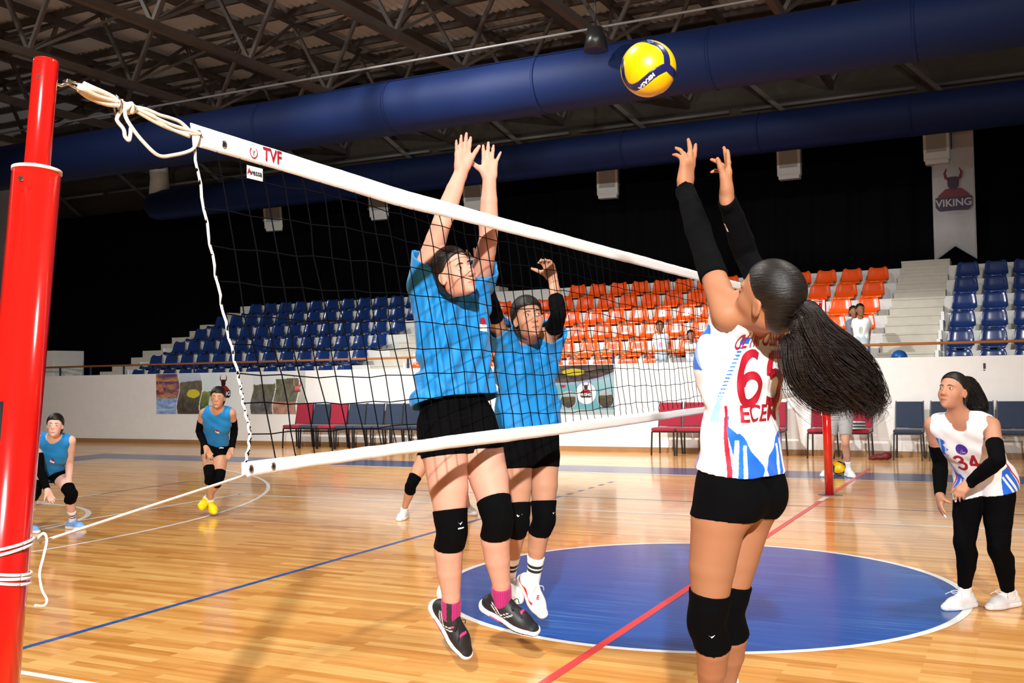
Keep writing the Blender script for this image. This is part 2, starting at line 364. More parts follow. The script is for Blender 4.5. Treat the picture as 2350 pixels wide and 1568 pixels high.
# curtain: one long cloth in folds
m = MB(); n = 900; vs = []
for i in range(n + 1):
    x = -28.9 + 40.8 * i / n
    y = 17.05 + .05 * math.sin(x * 9.1 + math.sin(x * 1.7)) + .02 * math.sin(x * 23)
    for z in (1.3, 4.0, 6.95): vs.append((x, y + (.03 * math.sin(x * 4.2) if z == 4.0 else 0), z))
m.add(vs, [(3 * i + j, 3 * i + 3 + j, 3 * i + 4 + j, 3 * i + 1 + j) for i in range(n) for j in range(2)], 0, True)
o = m.build('curtain', 'curtain'); tag(o, 'long black curtain hanging in folds behind the top of the stand', 'curtain')
o.modifiers.new('solid', 'SOLIDIFY').thickness = .01
# handrail with its posts
r = empty('handrail', (0, WY + .06, 0)); tag(r, 'brown varnished handrail on short navy posts along the low white wall', 'railing')
m = MB(); m.tube([(-28, 0, 1.885), (11.5, 0, 1.885)], .024, 10); m.build('rail', 'rail', r)
for x in (-26, -24.5, -23, -21.4, -19.92, -18.83, -17.69, -16.64, -15.41, -14.08, -12.7, -11.16, -9.49, -8.2, -6.6, -4.9, -3.2, -1.7, -.26, .94, 2.6, 4.2, 5.8, 7.4):
    m = MB(); m.bar((x, 0, 1.655), (x, 0, 1.87), .035); m.build('post', 'blue_metal', r)
# ceiling: corrugated deck, purlins, trusses, ducts
m = MB(); vs = []; nx = 420
for i in range(nx + 1):
    x = -30 + 42.3 * i / nx; z = 10.05 + (.05 if i % 2 else 0)
    vs += [(x, -14, z), (x, 17.6, z)]
m.add(vs, [(2 * i, 2 * i + 1, 2 * i + 3, 2 * i + 2) for i in range(nx)], 0)
m.box(-30, 12.3, -14, 17.6, 10.12, 10.2, 0)
struct(m, 'ceiling', 'roofdeck')
yy = [-6 + 1.28 * i for i in range(19)]
for i, y in enumerate(yy):
    m = MB(); m.bar((-28.9, y, 9.955), (11.8, y, 9.955), .10, .14)
    o = m.build('purlin', 'steel'); tag(o, 'dark steel purlin under the corrugated roof sheets, %s from the back wall' % ORD[18 - i], 'roof beam', 'purlins under the roof sheets')
def truss(x, k, word):
    t = empty('roof_truss', (x, 0, 8.0)); tag(t, 'brown steel lattice truss, %s' % word, 'roof truss', 'steel roof trusses')
    m = MB(); m.bar((0, -9, 0), (0, 17.3, 0), .13, .16); m.build('bottom_chord', 'steel', t)
    for s in (-.95, .95):
        m = MB(); m.bar((s, -9, 1.82), (s, 17.3, 1.82), .15, .16); m.build('top_chord', 'steel', t)
    n = 10; dy = 26.3 / n
    for i in range(n + 1):
        y = -9 + dy * i
        for s in (-.95, .95):
            m = MB(); m.bar((0, y, .05), (s, y, 1.75), .075); m.build('strut', 'steel', t)
        m = MB(); m.bar((-.95, y, 1.78), (.95, y, 1.78), .07); m.build('cross_bar', 'steel', t)
        if i < n:
            for s in (-.95, .95):
                m = MB(); m.bar((0, y, .05), (s, y + dy, 1.75), .06); m.build('diagonal', 'steel', t)
for x, w in ((-22, 'farthest left of the six'), (-18.6, 'second from the left'), (-15.3, 'third from the left, above the red near post'), (-12.0, 'fourth from the left, above the rope knot'), (-8.45, 'fifth from the left, in the middle of the picture'), (-5.1, 'last on the right, running towards the ball'), (-1.7, 'to the right of the ball')):
    truss(x, 0, w)
m = MB()
def duct(name, y, z, r, x0, label):
    t = empty(name, (0, y, z)); tag(t, label, 'air duct', 'blue air ducts')
    m = MB(); xs = [x0, x0 + .05, x0 + .18, x0 + .4] + list(np.linspace(x0 + 1, 11.9, 14)); rs = [r * .35, r * .62, r * .88, r] + [r] * 14
    m.tube([(x, 0, 0) for x in xs], rs, 36); m.build('duct_body', 'duct', t)
    for x in np.arange(x0 + 2.5, 11, 3.0):
        m = MB(); m.tube([(x, 0, 0), (x + .05, 0, 0)], r + .008, 36, cap=True); m.build('seam_ring', 'duct', t)
    return t
duct('air_duct', 9.0, 6.48, .50, -28.7, 'big blue air duct, the nearer and thicker of the two')
d2 = duct('air_duct', 14.75, 6.50, .42, -20.3, 'blue air duct farther back, its rounded end at the left')
m = MB(); m.tube([(-19.9, 0, .3), (-19.9, 0, .75), (-20.0, 0, 1.7)], [.30, .26, .26], 20); m.build('feed_cone', 'lampgrey', d2)
m = MB(); m.tube([(-28.9, 8.3, 7.05), (11.8, 8.3, 7.05)], .022, 8); o = m.build('conduit', 'pipe'); tag(o, 'thin pale conduit pipe running just above the nearer blue duct', 'pipe')
for i in range(10):
    x = -29 + 4.2 * i
    m = MB(); m.tube([(x, 17.40, 7.72), (x + 3.9, 17.40, 7.72)], .045, 8); o = m.build('conduit', 'pipe'); tag(o, 'grey pipe length on the dark wall between the two blue ducts, %s from the left' % ORD[i], 'pipe', 'pipe lengths between the ducts')
for i, x in enumerate(np.arange(-26, 11, 3.4)):
    m = MB(); m.bar((x, 17.40, 6.95), (x - 1.4, 16.9, 8.3), .10); o = m.build('wall_brace', 'steel'); tag(o, 'slanting steel brace on the dark wall between the ducts, %s from the left' % ORD[i], 'brace', 'slanting braces between the ducts')
# switched off floodlights in a row
for i, (x, z) in enumerate(((-17.37, 6.28), (-13.71, 6.30), (-10.74, 6.28), (-6.97, 6.27), (-2.57, 6.30), (.54, 6.31))):
    t = empty('floodlight', (x, 16.62, z), 0); tag(t, 'grey box floodlight, switched off, under the far duct, %s from the left' % ORD[i], 'floodlight', 'floodlights in front of the curtain')
    t.rotation_euler = (0, math.radians(-4 if i < 3 else 0), math.radians([35, 30, 22, 10, 0, -4][i]))
    m = MB(); m.box(-.26, .26, -.06, .14, -.42, .32); bevel(m.build('housing', 'lampgrey', t), .015)
    m = MB(); m.box(-.20, .20, -.075, -.058, -.24, .26); m.build('glass', 'lampglass', t)
    m = MB(); m.box(-.22, .24, -.10, .12, -.50, -.41); m.build('ballast_box', 'lampgrey', t)
    m = MB(); m.bar((.29, .05, .45), (.29, .05, -.2), .02); m.bar((-.29, .05, .45), (-.29, .05, -.2), .02); m.bar((-.3, .05, .45), (.3, .05, .45), .025); m.bar((0, .05, .44), (0, .05, .62), .03); m.bar((0, .05, .60), (0, .40, .60), .03); m.build('bracket', 'black_metal', t)
m = MB(); m.tube([(-5.4, 11.0, 6.8), (-5.4, 11.0, 7.75)], .015, 6)
m.v = [(x + 1.55, y - 2.88, z + .1) for x, y, z in m.v]
m.tube([(-3.85, 8.12, 6.98), (-3.85, 8.12, 6.62)], [.13, .20], 16)
o = m.build('hanging_loudspeaker', 'black_metal'); tag(o, 'black loudspeaker hanging from the truss left of the flying ball', 'loudspeaker')
# ------------------------------------------------------------ print helpers
def _h(i, j, s): return math.modf(abs(math.sin(i * 127.1 + j * 311.7 + s * 74.7) * 43758.5453))[0]
def _vn(x, y, s):
    i = math.floor(x); j = math.floor(y); u = x - i; v = y - j; u = u * u * (3 - 2 * u); v = v * v * (3 - 2 * v)
    return (_h(i, j, s) * (1 - u) + _h(i + 1, j, s) * u) * (1 - v) + (_h(i, j + 1, s) * (1 - u) + _h(i + 1, j + 1, s) * u) * v
def n2(x, y, s=0): return (_vn(x * 3.1, y * 3.1, s) + .6 * _vn(x * 7.3, y * 7.3, s + 1) + .4 * _vn(x * 15, y * 15, s + 2)) - 1.0
def mixc(a, b, t):
    t = max(0, min(1, t)); return tuple(a[i] * (1 - t) + b[i] * t for i in range(3))
def scape(x, y, s, sky, far, near, yo):
    h = yo + .07 * n2(x * .25, s * 3.1, s)
    if y > h: return mixc(sky, (.8, .85, .9), (y - h) * 1.2)
    d = (h - y) / h; c = mixc(far, near, d * 1.4 + .25 * n2(x * 1.3, y * 2, s)); k = .75 + .5 * n2(x * 3, y * 3, s + 2)
    return tuple(max(.01, q * k) for q in c)
# hanging pennant banner
bn = empty('banner', (.42, 16.75, 3.75)); tag(bn, 'tall white pennant banner with a swallowtail foot hanging on the black curtain', 'banner')
vs = []; nb_ = 16; mB = MB()
for j in range(25):
    for i in range(nb_ + 1):
        u = i / nb_; v = j / 24; foot = .30 * (1 - abs(2 * u - 1)) * (1 - v)
        vs.append((u * .84, .02 * math.sin(u * 8 + v * 3), v * 2.75 + foot))
mB.add(vs, [(j * (nb_ + 1) + i, j * (nb_ + 1) + i + 1, (j + 1) * (nb_ + 1) + i + 1, (j + 1) * (nb_ + 1) + i) for j in range(24) for i in range(nb_)], 0, True)
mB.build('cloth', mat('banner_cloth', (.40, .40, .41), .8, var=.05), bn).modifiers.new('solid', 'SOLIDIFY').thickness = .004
def emblem(parent, cx, y, cz, s, txt=True, mats=('redprint', 'blackprint', 'whiteprint')):
    """horned helmet, red shoulders and a lettered plate"""
    m = MB()
    for sg in (-1, 1):
        m.tube([(cx + sg * s * a, y, cz + s * b) for a, b in ((.10, .62), (.20, .68), (.23, .82), (.17, .96))], [.05 * s, .05 * s, .035 * s, .008 * s], 6)
    m.v = [(x, y + (yy_ - y) * .1, z) for x, yy_, z in m.v]; m.build('horns', mats[0], parent)
    m = MB(); m.add([(cx + s * a, y - .003, cz + s * b) for a, b in ((-.15, .42), (-.06, .30), (.06, .30), (.15, .42), (.16, .60), (.10, .70), (-.10, .70), (-.16, .60))], [tuple(range(8))]); m.build('helmet', mats[1], parent)
    m = MB(); m.add([(cx + s * a, y - .002, cz + s * b) for a, b in ((-.46, .02), (.46, .02), (.42, .16), (.22, .34), (.1, .36), (-.1, .36), (-.22, .34), (-.42, .16))], [tuple(range(8))]); m.build('shoulders', mats[0], parent)
    m = MB(); m.add([(cx + s * a, y - .004, cz + s * b) for a, b in ((-.40, -.30), (.40, -.30), (.50, -.18), (.50, .10), (-.50, .10), (-.50, -.18))], [tuple(range(6))]); m.build('name_plate', mats[1], parent)
    if txt: place_text('lettering', 'VIKING', .30 * s, (cx, y - .005, cz - .08 * s), (1, 0, 0), (0, 0, 1), mats[2], parent, .002, .006 * s, 1.0)
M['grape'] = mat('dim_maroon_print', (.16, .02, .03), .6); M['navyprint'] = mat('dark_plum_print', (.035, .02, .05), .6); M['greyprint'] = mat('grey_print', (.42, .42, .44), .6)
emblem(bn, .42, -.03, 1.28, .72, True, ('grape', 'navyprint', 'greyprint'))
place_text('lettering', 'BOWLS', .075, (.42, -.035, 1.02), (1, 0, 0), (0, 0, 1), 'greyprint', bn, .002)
# long photo banner on the wall
pn = empty('photo_banner', (-16.56, WY - .006, .70)); tag(pn, 'long printed banner of landscape photos on the left part of the white wall', 'banner')
edges = [0, .085, .165, .30, .375, .50, .585, .68, .74, .81, .90, 1]
def pfn(u, v):
    w = .012 * math.sin(v * 6 + .6)
    x = u + w
    if x < .155:
        if v < .40: return mixc((.12, .25, .55), (.45, .62, .85), .5 + .9 * n2(u * 9, v * 6, 2))
        return mixc((.10, .055, .13), (.62, .28, .10), .5 + 1.2 * n2(u * 6, v * 5, 1) - (v - .6))
    if x < .16: return (.8, .8, .8)
    if x < .315:
        if ((u - .265) / .045) ** 2 + ((v - .5) / .11) ** 2 < 1 + .3 * n2(u * 60, v * 9): return (.62, .55, .05)
        return scape(x * 8, v, 3, (.45, .55, .68), (.20, .18, .13), (.10, .09, .07), .78)
    if x < .32: return (.85, .85, .85)
    if x < .38:
        return scape(x * 8, v, 6, (.62, .76, .78), (.30, .36, .12), (.10, .16, .05), .55)
    if x < .66: return mixc((.62, .76, .80), (.80, .84, .85), (x - .38) * 5)
    if x < .80: return scape(x * 7, v, 4, (.70, .76, .82), (.20, .20, .11), (.16, .16, .17), .70)
    if x < .805: return (.8, .8, .8)
    if x < .95: return scape(x * 7, v, 9, (.72, .75, .74), (.17, .17, .12), ((.52, .28, .2) if v < .3 else (.2, .2, .15)), .85)
    if x < .955: return (.85, .85, .85)
    return mixc((.55, .57, .58), (.30, .32, .20), 1 - v + .3 * n2(u * 9, v * 4))
grid_paint('print', (0, 0, 0), (1, 0, 0), (0, 0, 1), 4.44, .95, 296, 60, pfn, pn, 'painted', 0, .0)
emblem(pn, 2.10, -.006, .50, .42)
place_text('lettering', 'BOWLS', .05, (2.10, -.014, .335), (1, 0, 0), (0, 0, 1), 'whiteprint', pn, .002)
for cx, s in ((.17, .26), (4.22, .28)):
    m = MB()
    for sg in (-1, 1): m.tube([(cx + sg * s * a, -.006, .58 + s * b) for a, b in ((.22, .1), (.34, .3), (.33, .6), (.28, .95))], [.07 * s, .08 * s, .05 * s, .008], 6)
    m.v = [(x, -.006 + (y_ + .006) * .1, z) for x, y_, z in m.v]
    m.tube([(cx, -.006, .50), (cx, -.009, .62)], [.09, .06], 14); m.v = [(x, max(-.012, min(-.004, y_)), z) for x, y_, z in m.v]; m.build('horns', mat('pale_red_print', (.55, .16, .14), .6), pn)
# square photo panel
pp = empty('photo_poster', (-7.18, WY - .006, .70)); tag(pp, 'turquoise printed panel with round photos on the wall behind the net', 'poster')
def p2(u, v):
    c = mixc((.20, .60, .70), (.50, .85, .95), .5 + .5 * math.sin(u * 5 + v * 4))
    if v > .62 and (u - .50) ** 2 / .36 + (v - 1.12) ** 2 / .225 < 1:
        if ((u - .64) / .10) ** 2 + ((v - .86) / .07) ** 2 < 1: return (.80, .66, .02)
        return mixc((.03, .028, .025), (.25, .16, .13), .3 + .9 * n2(u * 4, v * 6, 5))
    if (u - .50) ** 2 / .40 + (v - 1.12) ** 2 / .27 < 1 and v > .55: return (.45, .60, .85)
    a = 2.31 / .95
    def circ(cx, cy, r): return ((u - cx) * a) ** 2 + (v - cy) ** 2 < r * r
    if circ(.75, .43, .215): return (1.9, 1.9, 1.9)
    for cx, s in ((.59, 5), (.925, 8)):
        if circ(cx, .30, .165): return scape(u * 3 + cx, (v - .13) / .34, s, (.6, .66, .7), (.15, .15, .06), (.12, .10, .09), .72)
        if circ(cx, .30, .18): return (.7, .8, .84)
    if circ(.545, .60, .06): return (.62, .04, .02)
    if circ(.46, .46, .045): return (.78, .45, .06)
    if .40 < u < .455 and .50 < v < .78 and n2(u * 20, v * 5, 2) > -.2: return (.04, .06, .07)
    if v < .10: return (.66, .82, .88)
    return c
grid_paint('print', (0, 0, 0), (1, 0, 0), (0, 0, 1), 2.31, .95, 231, 95, lambda u, v: tuple(q * .42 for q in p2(u, v)), pp)
emblem(pp, 1.735, -.006, .40, .24)
for i, (x, z, w) in enumerate(((1.50, 1.45, .035), (-6.98, 1.51, .05), (-7.35, 1.51, .05), (-.95, 1.40, .03))):
    m = MB(); m.box(x, x + w, WY - .008, WY - .0005, z, z + .09); m.box(x, x + w * .7, WY - .008, WY - .0005, z - .03, z - .015)
    o = m.build('wall_mark', 'blackprint'); tag(o, 'small black mark on the white wall, %s' % ('above the rightmost player', 'under the orange seats, right of the front blocker', 'under the orange seats, hidden by the front blocker', 'behind the far end of the net')[i], 'wall mark')

# ------------------------------------------------------------ stand seats
def seat_mesh():
    prof = [(-.02, .035), (-.015, .075), (.03, .095), (.12, .082), (.22, .078), (.29, .10), (.335, .165), (.355, .25), (.372, .34), (.385, .395), (.402, .41)]
    wid = [.175, .195, .21, .215, .215, .215, .212, .205, .195, .175, .13]
    P = catmull([(0, a, b) for a, b in prof], 2); Wd = np.interp(np.linspace(0, 10, len(P)), range(11), wid)
    nu = 12; vs = []
    for p, w in zip(P, Wd):
        i = len(vs) // (nu + 1); tn = P[min(i + 1, len(P) - 1)] - P[max(i - 1, 0)]; tn.normalize(); nrm = Vector((0, -tn.z, tn.y))
        for k in range(nu + 1):
            u = -1 + 2 * k / nu; q = Vector((w * u, p.y, p.z)) + nrm * (.035 * abs(u) ** 3.2)
            vs.append(q)
    m = MB(); m.add(vs, [(j * (nu + 1) + i, j * (nu + 1) + i + 1, (j + 1) * (nu + 1) + i + 1, (j + 1) * (nu + 1) + i) for j in range(len(P) - 1) for i in range(nu)], 0, True)
    return m
def make_seat(mtl):
    me = seat_mesh().mesh('stadium_seat'); o = mobj('stadium_seat', me, mtl)
    bm = bmesh.new(); bm.from_mesh(me); bmesh.ops.solidify(bm, geom=bm.faces[:], thickness=.012); bm.to_mesh(me); bm.free()
    me.polygons.foreach_set('use_smooth', [True] * len(me.polygons))
    me.transform(Matrix.Diagonal((1, 1, .89, 1)))
    b = MB(); b.box(-.06, .06, .03, .25, -.005, .052); b.build('mount', 'black_metal', o)
    return o
ROWN = ['front row', 'second row up', 'third row up', 'fourth row up', 'fifth row up', 'top row']
protos = {}
def put_seat(mtl, colour, x, k, label, group):
    if mtl not in protos: o = protos[mtl] = make_seat(mtl)
    else: o = copy_tree(protos[mtl])
    yb = .21 if k == 0 else .02
    o.location = (x, Y(k) + yb, T(k) + .004); tag(o, label, 'stadium seat', group); return o
for k in range(6):
    nleft = [13, 13, 14, 13, 13, 12][k]
    for i in range(nleft):
        x = -11.46 - .522 * i
        if x < -17.95: continue
        put_seat('seat_blue', 'navy', x, k, 'navy bucket seat, left block, %s, %s left of the middle stairs' % (ROWN[k], ORD[i]), 'navy seats of the left block')
    for i in range(18):
        if (k == 5 and i > 13) or (k == 0 and i == 6): continue
        x = -.60 - .524 * i
        put_seat('seat_orange', 'orange', x, k, 'orange bucket seat, %s, %s left of the right stairs' % (ROWN[k], ORD[i]), 'orange seats of the middle block')
    for i in range(4):
        put_seat('seat_blue', 'navy', 1.12 + .52 * i, k, 'navy bucket seat, right block, %s, %s right of the right stairs' % (ROWN[k], ORD[i]), 'navy seats of the right block')

# ------------------------------------------------------------ banquet chairs
def make_chair(mtl):
    t = empty('padded_chair')
    m = MB(); m.box(-.215, .215, -.24, .20, .43, .495); bevel(m.build('seat', mtl, t), .025, 3)
    m = MB(); m.add([(-.215, .20, .50), (.215, .20, .50), (.215, .255, .50), (-.215, .255, .50), (-.205, .27, .93), (.205, .27, .93), (.205, .315, .93), (-.205, .315, .93)], [(0, 3, 2, 1), (4, 5, 6, 7), (0, 1, 5, 4), (1, 2, 6, 5), (2, 3, 7, 6), (3, 0, 4, 7)])
    bevel(m.build('backrest', mtl, t), .02, 3)
    for sx in (-1, 1):
        m = MB(); m.bar((sx * .20, -.22, .43), (sx * .215, -.235, 0), .024); m.build('leg', 'black_metal', t)
        m = MB(); m.bar((sx * .20, .21, .45), (sx * .215, .25, 0), .024); m.build('leg', 'black_metal', t)
        m = MB(); m.bar((sx * .218, .20, .43), (sx * .210, .31, .94), .02); m.build('back_upright', 'black_metal', t)
    m = MB(); m.bar((-.2, -.225, .42), (.2, -.225, .42), .02); m.bar((-.2, .21, .42), (.2, .21, .42), .02); m.bar((-.205, -.22, .42), (-.205, .21, .42), .02); m.bar((.205, -.22, .42), (.205, .21, .42), .02)
    m.build('seat_frame', 'black_metal', t)
    return t
cp = {}
def put_chair(kind, x, label, y=10.83, rz=0):
    if kind not in cp: o = cp[kind] = make_chair({'red': 'red_fabric', 'navy': 'navy_fabric'}[kind])
    else: o = copy_tree(cp[kind])
    o.location = (x, y, 0); o.rotation_euler = (0, 0, rz); tag(o, label, 'chair', 'padded chairs along the wall'); return o
row = ['red', 'navy', 'red', 'navy', 'navy', 'navy', 'navy', 'navy']
for i, c in enumerate(row):
    w = 'crimson' if c == 'red' else 'navy'
    put_chair(c, -12.0 + .462 * i, '%s padded chair in the long left row by the wall, %s from the left end' % (w, ORD[i]), 10.83 + .012 * math.sin(i * 3), 0)
for i, x in enumerate((-3.72, -3.25, -2.78, -2.31, -1.84)):
    put_chair('red', x, 'crimson padded chair in the short middle row, %s from the left' % ORD[i], 10.86)
put_chair('red', -.98, 'crimson padded chair partly behind the far red net post', 10.84)
put_chair('red', -.42, 'crimson padded chair with folded clothes on its seat', 10.84)
put_chair('navy', .38, 'navy padded chair standing alone between the crimson pair and the rightmost player', 10.84)
put_chair('navy', .92, 'navy padded chair half hidden by the shoulder of the rightmost player', 10.84)
put_chair('navy', 1.42, 'navy padded chair hidden behind the head of the rightmost player', 10.84)
put_chair('navy', 1.90, 'navy padded chair right of the hair of the rightmost player', 10.80)
put_chair('red', 2.42, 'crimson padded chair cut off by the right edge of the picture', 10.80)
# folded clothes, floor bag, things on the low stand floor
m = MB()
for j in range(5):
    z = .51 + .024 * j; a = .03 * j
    m.tube(catmull([(-.56 + a, 10.72, z), (-.42, 10.64, z + .012), (-.26, 10.70, z)], 4), [.012, .014, .016, .018, .02, .018, .016, .014, .012], 8, j % 2)
m.v = [(x, 10.72 + (y - 10.72) * 3.2, z) for x, y, z in m.v]
o = m.build('folded_clothes', [mat('pale_towel', (.55, .58, .62), .9), 'navy_fabric']); tag(o, 'pile of folded white and navy clothes on the crimson chair behind the post', 'clothes')
import mathutils
def blob(name, pts, mtl, seg=3):
    bm = bmesh.new()
    for c, r_ in pts:
        bmesh.ops.create_icosphere(bm, subdivisions=seg, radius=1, matrix=Matrix.Translation(c) @ Matrix.Diagonal((*r_, 1)))
    me = bpy.data.meshes.new(name); bm.to_mesh(me); bm.free(); me.polygons.foreach_set('use_smooth', [True] * len(me.polygons)); o = mobj(name, me, mtl)
    rm = o.modifiers.new('r', 'REMESH'); rm.mode = 'VOXEL'; rm.voxel_size = .012; rm.use_smooth_shade = True
    return o
M['bagred'] = mat('dark_red_nylon', (.13, .006, .012), .6, bump=(25, .8, .02))
o = blob('sports_bag', [((-.03, 10.62, .055), (.12, .12, .052)), ((.06, 10.60, .07), (.08, .10, .068)), ((-.14, 10.60, .035), (.09, .07, .033))], 'bagred'); tag(o, 'crumpled dark red sports bag on the floor beside the navy chair', 'bag')
bm = bmesh.new(); bmesh.ops.create_uvsphere(bm, u_segments=32, v_segments=20, radius=.135); me = bpy.data.meshes.new('b'); bm.to_mesh(me); bm.free(); me.polygons.foreach_set('use_smooth', [True] * len(me.polygons))
M['ballblue'] = mat('blue_rubber', (.01, .10, .38), .3); o = mobj('rubber_ball', me, 'ballblue'); o.location = (.18, 11.72, 1.66); tag(o, 'plain blue ball on the stand floor behind the low wall', 'ball')
m = MB(); m.box(.02, .34, 11.5, 11.9, T(0) - .02, 1.526); o = m.build('storage_box', 'stair'); tag(o, 'low box under the plain blue ball at the foot of the right stairs', 'box')

# ------------------------------------------------------------ net posts
def post(base, top, low_h, r1, r2, name, label, near):
    b = Vector(base); d = (Vector(top) - b).normalized(); L = (Vector(top) - b).length
    t = empty(name, base); tag(t, label, 'net post'); O = Vector((0, 0, 0))
    m = MB(); m.tube([O, O + d * low_h], r1, 40); m.build('lower_tube', 'post_red', t)
    m = MB(); m.tube([O + d * (low_h - .3), O + d * (L - .008), O + d * L], [r2, r2, r2 * .93], 40); m.build('upper_tube', 'post_red', t)
    m = MB(); m.tube([O + d * (low_h - .004), O + d * (low_h + .004)], r1 + .002, 40); m.build('collar', 'post_band', t)
    if near:
        vv = Vector(CAM_POS) - b; vv.z = 0; vv.normalize(); sd = Vector((-vv.y, vv.x, 0))
        def on(h, a, r): return O + d * h + (vv * math.cos(a) + sd * math.sin(a)) * r
        m = MB(); m.tube([on(low_h - .03, -.62, r1 * .9), on(low_h - .03, -.62, r1 + .008)], .006, 12); m.build('lock_bolt', 'chrome', t)
        m = MB(); m.tube([on(L - .05, -.55, r2 * .9), on(L - .05, -.55, r2 + .001)], .005, 12); m.build('pin_hole', 'blackprint', t)
        m = MB(); m.tube([on(h, -.72, r1 - .004 + 0 * h) for h in (.78, 1.0, 1.25, 1.47)], .0085, 10); m.build('crank_slot', 'blackprint', t)
    else:
        m = MB(); m.bar(O + Vector((-.07, -.07, .004)), O + Vector((.09, .07, .004)), .20, .008); m.build('base_plate', 'pipe', t)
        m = MB(); m.tube([O + d * (L - .22) + Vector((.02, -.03, 0)), O + d * (L - .02) + Vector((.02, -.03, 0))], .012, 8); m.build('pulley_strip', 'whiteprint', t)
    return t
post((0, -5.575, 0), (0, -5.343, 2.302), 2.032, .0555, .0300, 'net_post', 'tall shiny red net post at the left edge, nearest to the camera', True)
post((0, 5.565, 0), (0, 5.44, 2.33), 1.45, .050, .042, 'net_post', 'red net post at the far end of the net, behind the long ponytail', False)
# ------------------------------------------------------------ net
net = empty('volleyball_net', (0, 0, 0)); tag(net, 'black volleyball net with white top and bottom bands between two red posts', 'volleyball net')
def shift(z): return .255 * (2.18 - z) / .93
BY = [-4.85, -4.32, -3.79, -2.94, -1.49, .28, 4.7]
def topz(y): return float(np.interp(y, BY, [2.250, 2.239, 2.228, 2.226, 2.229, 2.232, 2.262]))
def topb(y): return float(np.interp(y, BY, [2.187, 2.175, 2.160, 2.164, 2.166, 2.166, 2.203]))
def botz(y): return float(np.interp(y, BY, [1.253, 1.250, 1.252, 1.256, 1.240, 1.236, 1.275]))
def botb(y): return float(np.interp(y, BY, [1.204, 1.207, 1.206, 1.195, 1.187, 1.189, 1.228]))
def wob(a, b, s): return n2(a * .73, b * .61, s)
def band(name, y0, y1, z0f, z1f, sh0, sh1, seed, closeskip=0):
    n = 260; m = MB(); vs = []
    for i in range(n + 1):
        s = i / n; y = y0 + (y1 - y0) * s
        za = z0f(y); zb = z1f(y)
        for j in range(5):
            q = j / 4; z = za + (zb - za) * q
            vs.append((.0015 * math.sin(q * PI) + .002 * wob(y * 2, q * 3, seed), y + (sh0 if j == 0 else sh0 + (sh1 - sh0) * q), z + .0022 * wob(y * 3.1, 1, seed + 3)))
    m.add(vs, [(i * 5 + j, (i + 1) * 5 + j, (i + 1) * 5 + j + 1, i * 5 + j + 1) for i in range(n) for j in range(4)], 0, True)
    o = m.build(name, 'tape', net); sd = o.modifiers.new('s', 'SOLIDIFY'); sd.thickness = .004; sd.offset = 0
    return o
band('top_band', -4.852, 4.70, topz, topb, 0, .01, 1)
band('bottom_band', -4.647, 5.10, botz, botb, 0, 0, 5)
m = MB(); ztop = lambda y: topb(y) + .004
rows = [1.316 + .1 * i for i in range(9)]
ncol = 95; ys = [-4.845 + .1005 * i for i in range(ncol + 1)]
def node(i, z):
    y = ys[i] + shift(z)
    sag = -.010 * math.sin(i * .35 + z * 4) * 1.0 - .012 * math.cos(i * .11 + z * 7) + .004 * math.sin(i * 2.1 + z * 31)
    return Vector((.004 * math.sin(i * .9 + z * 13), y + .012 * wob(i * .9, z * 9, 7), z + sag * .9))
for i in range(1, ncol):
    pts = [Vector((0, ys[i], ztop(ys[i])))] + [node(i, z) for z in rows[::-1]]
    last = Vector((0, ys[i] + shift(1.25), 1.25)); a = pts[-1]
    if ys[i] > -2.6:
        sl = min(1, (ys[i] + 2.6) / 2) * .012
        mid1 = a.lerp(last, .4) + Vector((.0, sl * math.sin(i * 2.3), 0)); mid2 = a.lerp(last, .75) + Vector((0, -sl * math.sin(i * 2.3 + .5), 0))
        pts += [mid1, mid2]
    pts.append(last); m.tube(pts, .0022, 5, cap=False)
for z in rows: m.tube([node(i, z) for i in range(0, ncol + 1)], .0021, 5, cap=False)
for i in range(0, ncol):
    for z in rows:
        c = node(i, z); r_ = .0042 if i > 0 else .006
        m.add([c + Vector(v) * r_ for v in ((1, 0, 0), (-1, 0, 0), (0, 1, 0), (0, -1, 0), (0, 0, 1), (0, 0, -1))], [(0, 2, 4), (2, 1, 4), (1, 3, 4), (3, 0, 4), (2, 0, 5), (1, 2, 5), (3, 1, 5), (0, 3, 5)], 0, True)
m.build('mesh_cords', 'cord', net)
# side cord, white laced with black
P = [Vector((0, -4.84, 2.19)), node(0, 1.95), node(0, 1.716), node(0, 1.516), node(0, 1.416), node(0, 1.316), Vector((0, -4.63, 1.25))]
pp_ = catmull(P, 8)
m = MB(); m.tube([p + Vector((.002 * math.cos(i * 1.9), .003 * math.sin(i * 1.9), 0)) for i, p in enumerate(pp_)], .0042, 8); m.build('side_cord', 'whiterope', net)
m = MB()
for i in range(0, len(pp_) - 1):
    if i % 3 != 1: m.tube([pp_[i] + Vector((.002, .005, 0)), pp_[i + 1] + Vector((.002, -.003, 0))], .0026, 6)
m.build('side_lacing', 'cord', net)
m = MB(); m.tube([(0, 4.72, 2.2), (0, 4.99, 1.25)], .005, 6); m.build('side_cord', 'whiterope', net)
for y, z, in ((-4.822, 2.222), (-4.715, 2.212), (-4.61, 1.228), (-4.505, 1.227)):
    m = MB(); rr = [(0.0035, y + .008 * math.cos(a), z + .011 * math.sin(a)) for a in np.linspace(0, 2 * PI, 17)]
    m.tube(rr, .0028, 6, cap=False); m.build('grommet', 'chrome', net)
    m = MB(); m.tube([(.001, y, z), (.0052, y, z)], .007, 12); m.build('grommet_hole', 'blackprint', net)
place_text('lettering', 'TVF', .060, (.0, -4.495, 2.215), (0, 1, 0), (-.0, -.0, 1), 'redprint', net, .006, .0012, .92)
m = MB(); cc = (.006, -4.585, 2.212)
